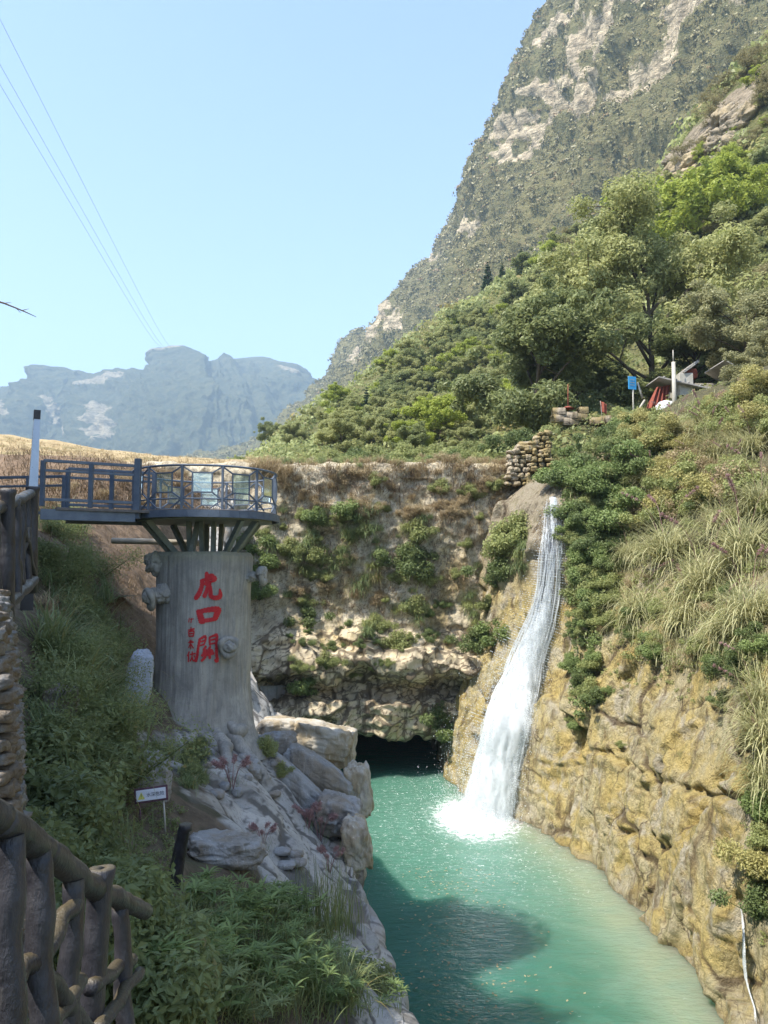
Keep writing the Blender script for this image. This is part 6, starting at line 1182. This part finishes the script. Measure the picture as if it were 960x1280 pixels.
# second trickle low on the right
pts = []
for (px, py) in ((926, 1125), (930, 1150), (934, 1175), (940, 1205), (943, 1235), (948, 1262), (952, 1285)):
    h = hit(px, py, ['bank'])
    if h: pts.append(h[0]+(h[1] if h[1][0] < 0 else -h[1])*.12)
if len(pts) > 3:
    pts = np.array(pts); pts[:, 1] = np.minimum.accumulate(pts[:, 1]) if pts[0, 1] > pts[-1, 1] else pts[:, 1]; pts[:, 0] = np.minimum.accumulate(pts[:, 0])
    pc = crom(pts, 60); b = MB(); r = np.random.default_rng(9)
    for s in range(46):
        i0 = int(r.random()*40); n = int(r.uniform(12, 30)); i = np.arange(i0, min(60, i0+n)); n = len(i); off = r.normal()*.05*(1+i/40.); c = pc[i]+np.c_[off*.3, off, 0*i]+pn(np.c_[i*.2, np.full(n, s*2.2), 0*i])[:, None]*.02; b.add(*tube(c, np.sin(np.linspace(.1, 3.05, n))*r.uniform(.006, .02), 5), .55)
    o = b.build('small_waterfall', M['fall']); o['kind'] = 'structure'
# floating leaves on the pool
b = MB(); r = np.random.default_rng(12); q = []
while len(q) < 420:
    y = r.uniform(15, 27); x = r.uniform(.4, 6.0)
    if r.random() < math.exp(-((x-1.6)/1.8)**2): q.append((x, y))
q = np.array(q); a = r.random(len(q))*6.28; s = .035+.03*r.random(len(q)); ca, sa = np.cos(a)*s, np.sin(a)*s; V = np.stack([np.c_[q[:, 0]+ca, q[:, 1]+sa], np.c_[q[:, 0]-sa*.5, q[:, 1]+ca*.5], np.c_[q[:, 0]-ca, q[:, 1]-sa], np.c_[q[:, 0]+sa*.5, q[:, 1]-ca*.5]], 1); V = np.concatenate([V, np.full(V.shape[:2]+(1,), -9.965)], 2).reshape(-1, 3); b.add(V, np.arange(len(V)).reshape(-1, 4), np.repeat(r.random(len(q))*.8, 4)); o = b.build('floating_leaves', M['dry'], smooth=False); o['kind'] = 'stuff'
for nm in list(bpy.data.objects):
    if nm.type == 'EMPTY' and not nm.get('category'):
        for c_ in list(nm.children): bpy.data.objects.remove(c_)
        bpy.data.objects.remove(nm)
for pr_ in [o for o in COL.objects if o.type == 'MESH' and o.parent is None and not o.get('category') and not o.get('kind')]: print('untagged', pr_.name); bpy.data.objects.remove(pr_)
# keep the warning sign and the stump post clear of nearer plants
def clear(px, py, Y, hw, hh):
    for nm_ in [o.name for o in COL.objects if not o.parent]:
        o = COL.objects.get(nm_)
        if o is None or o.parent or o.get('category') not in ('plant', 'bush', 'grass tuft') or not (1 < o.location.y < Y+.25): continue
        x, y, z = o.location; R_ = .75*o.scale[0]; c, s = math.cos(TH), math.sin(TH)
        d = y*c+z*s; v = (z*c-y*s)/d; qx = 480+F*x/d; qy = 640-F*v; rr_ = F*R_/d
        if abs(qx-px) < hw+rr_*.8 and qy-rr_*1.3 < py+hh and qy > py-hh-rr_*.5:
            for c_ in list(o.children): bpy.data.objects.remove(c_)
            bpy.data.objects.remove(o)
clear(189, 993, 10.2, 25, 14); clear(232, 1045, 8.3, 8, 12)
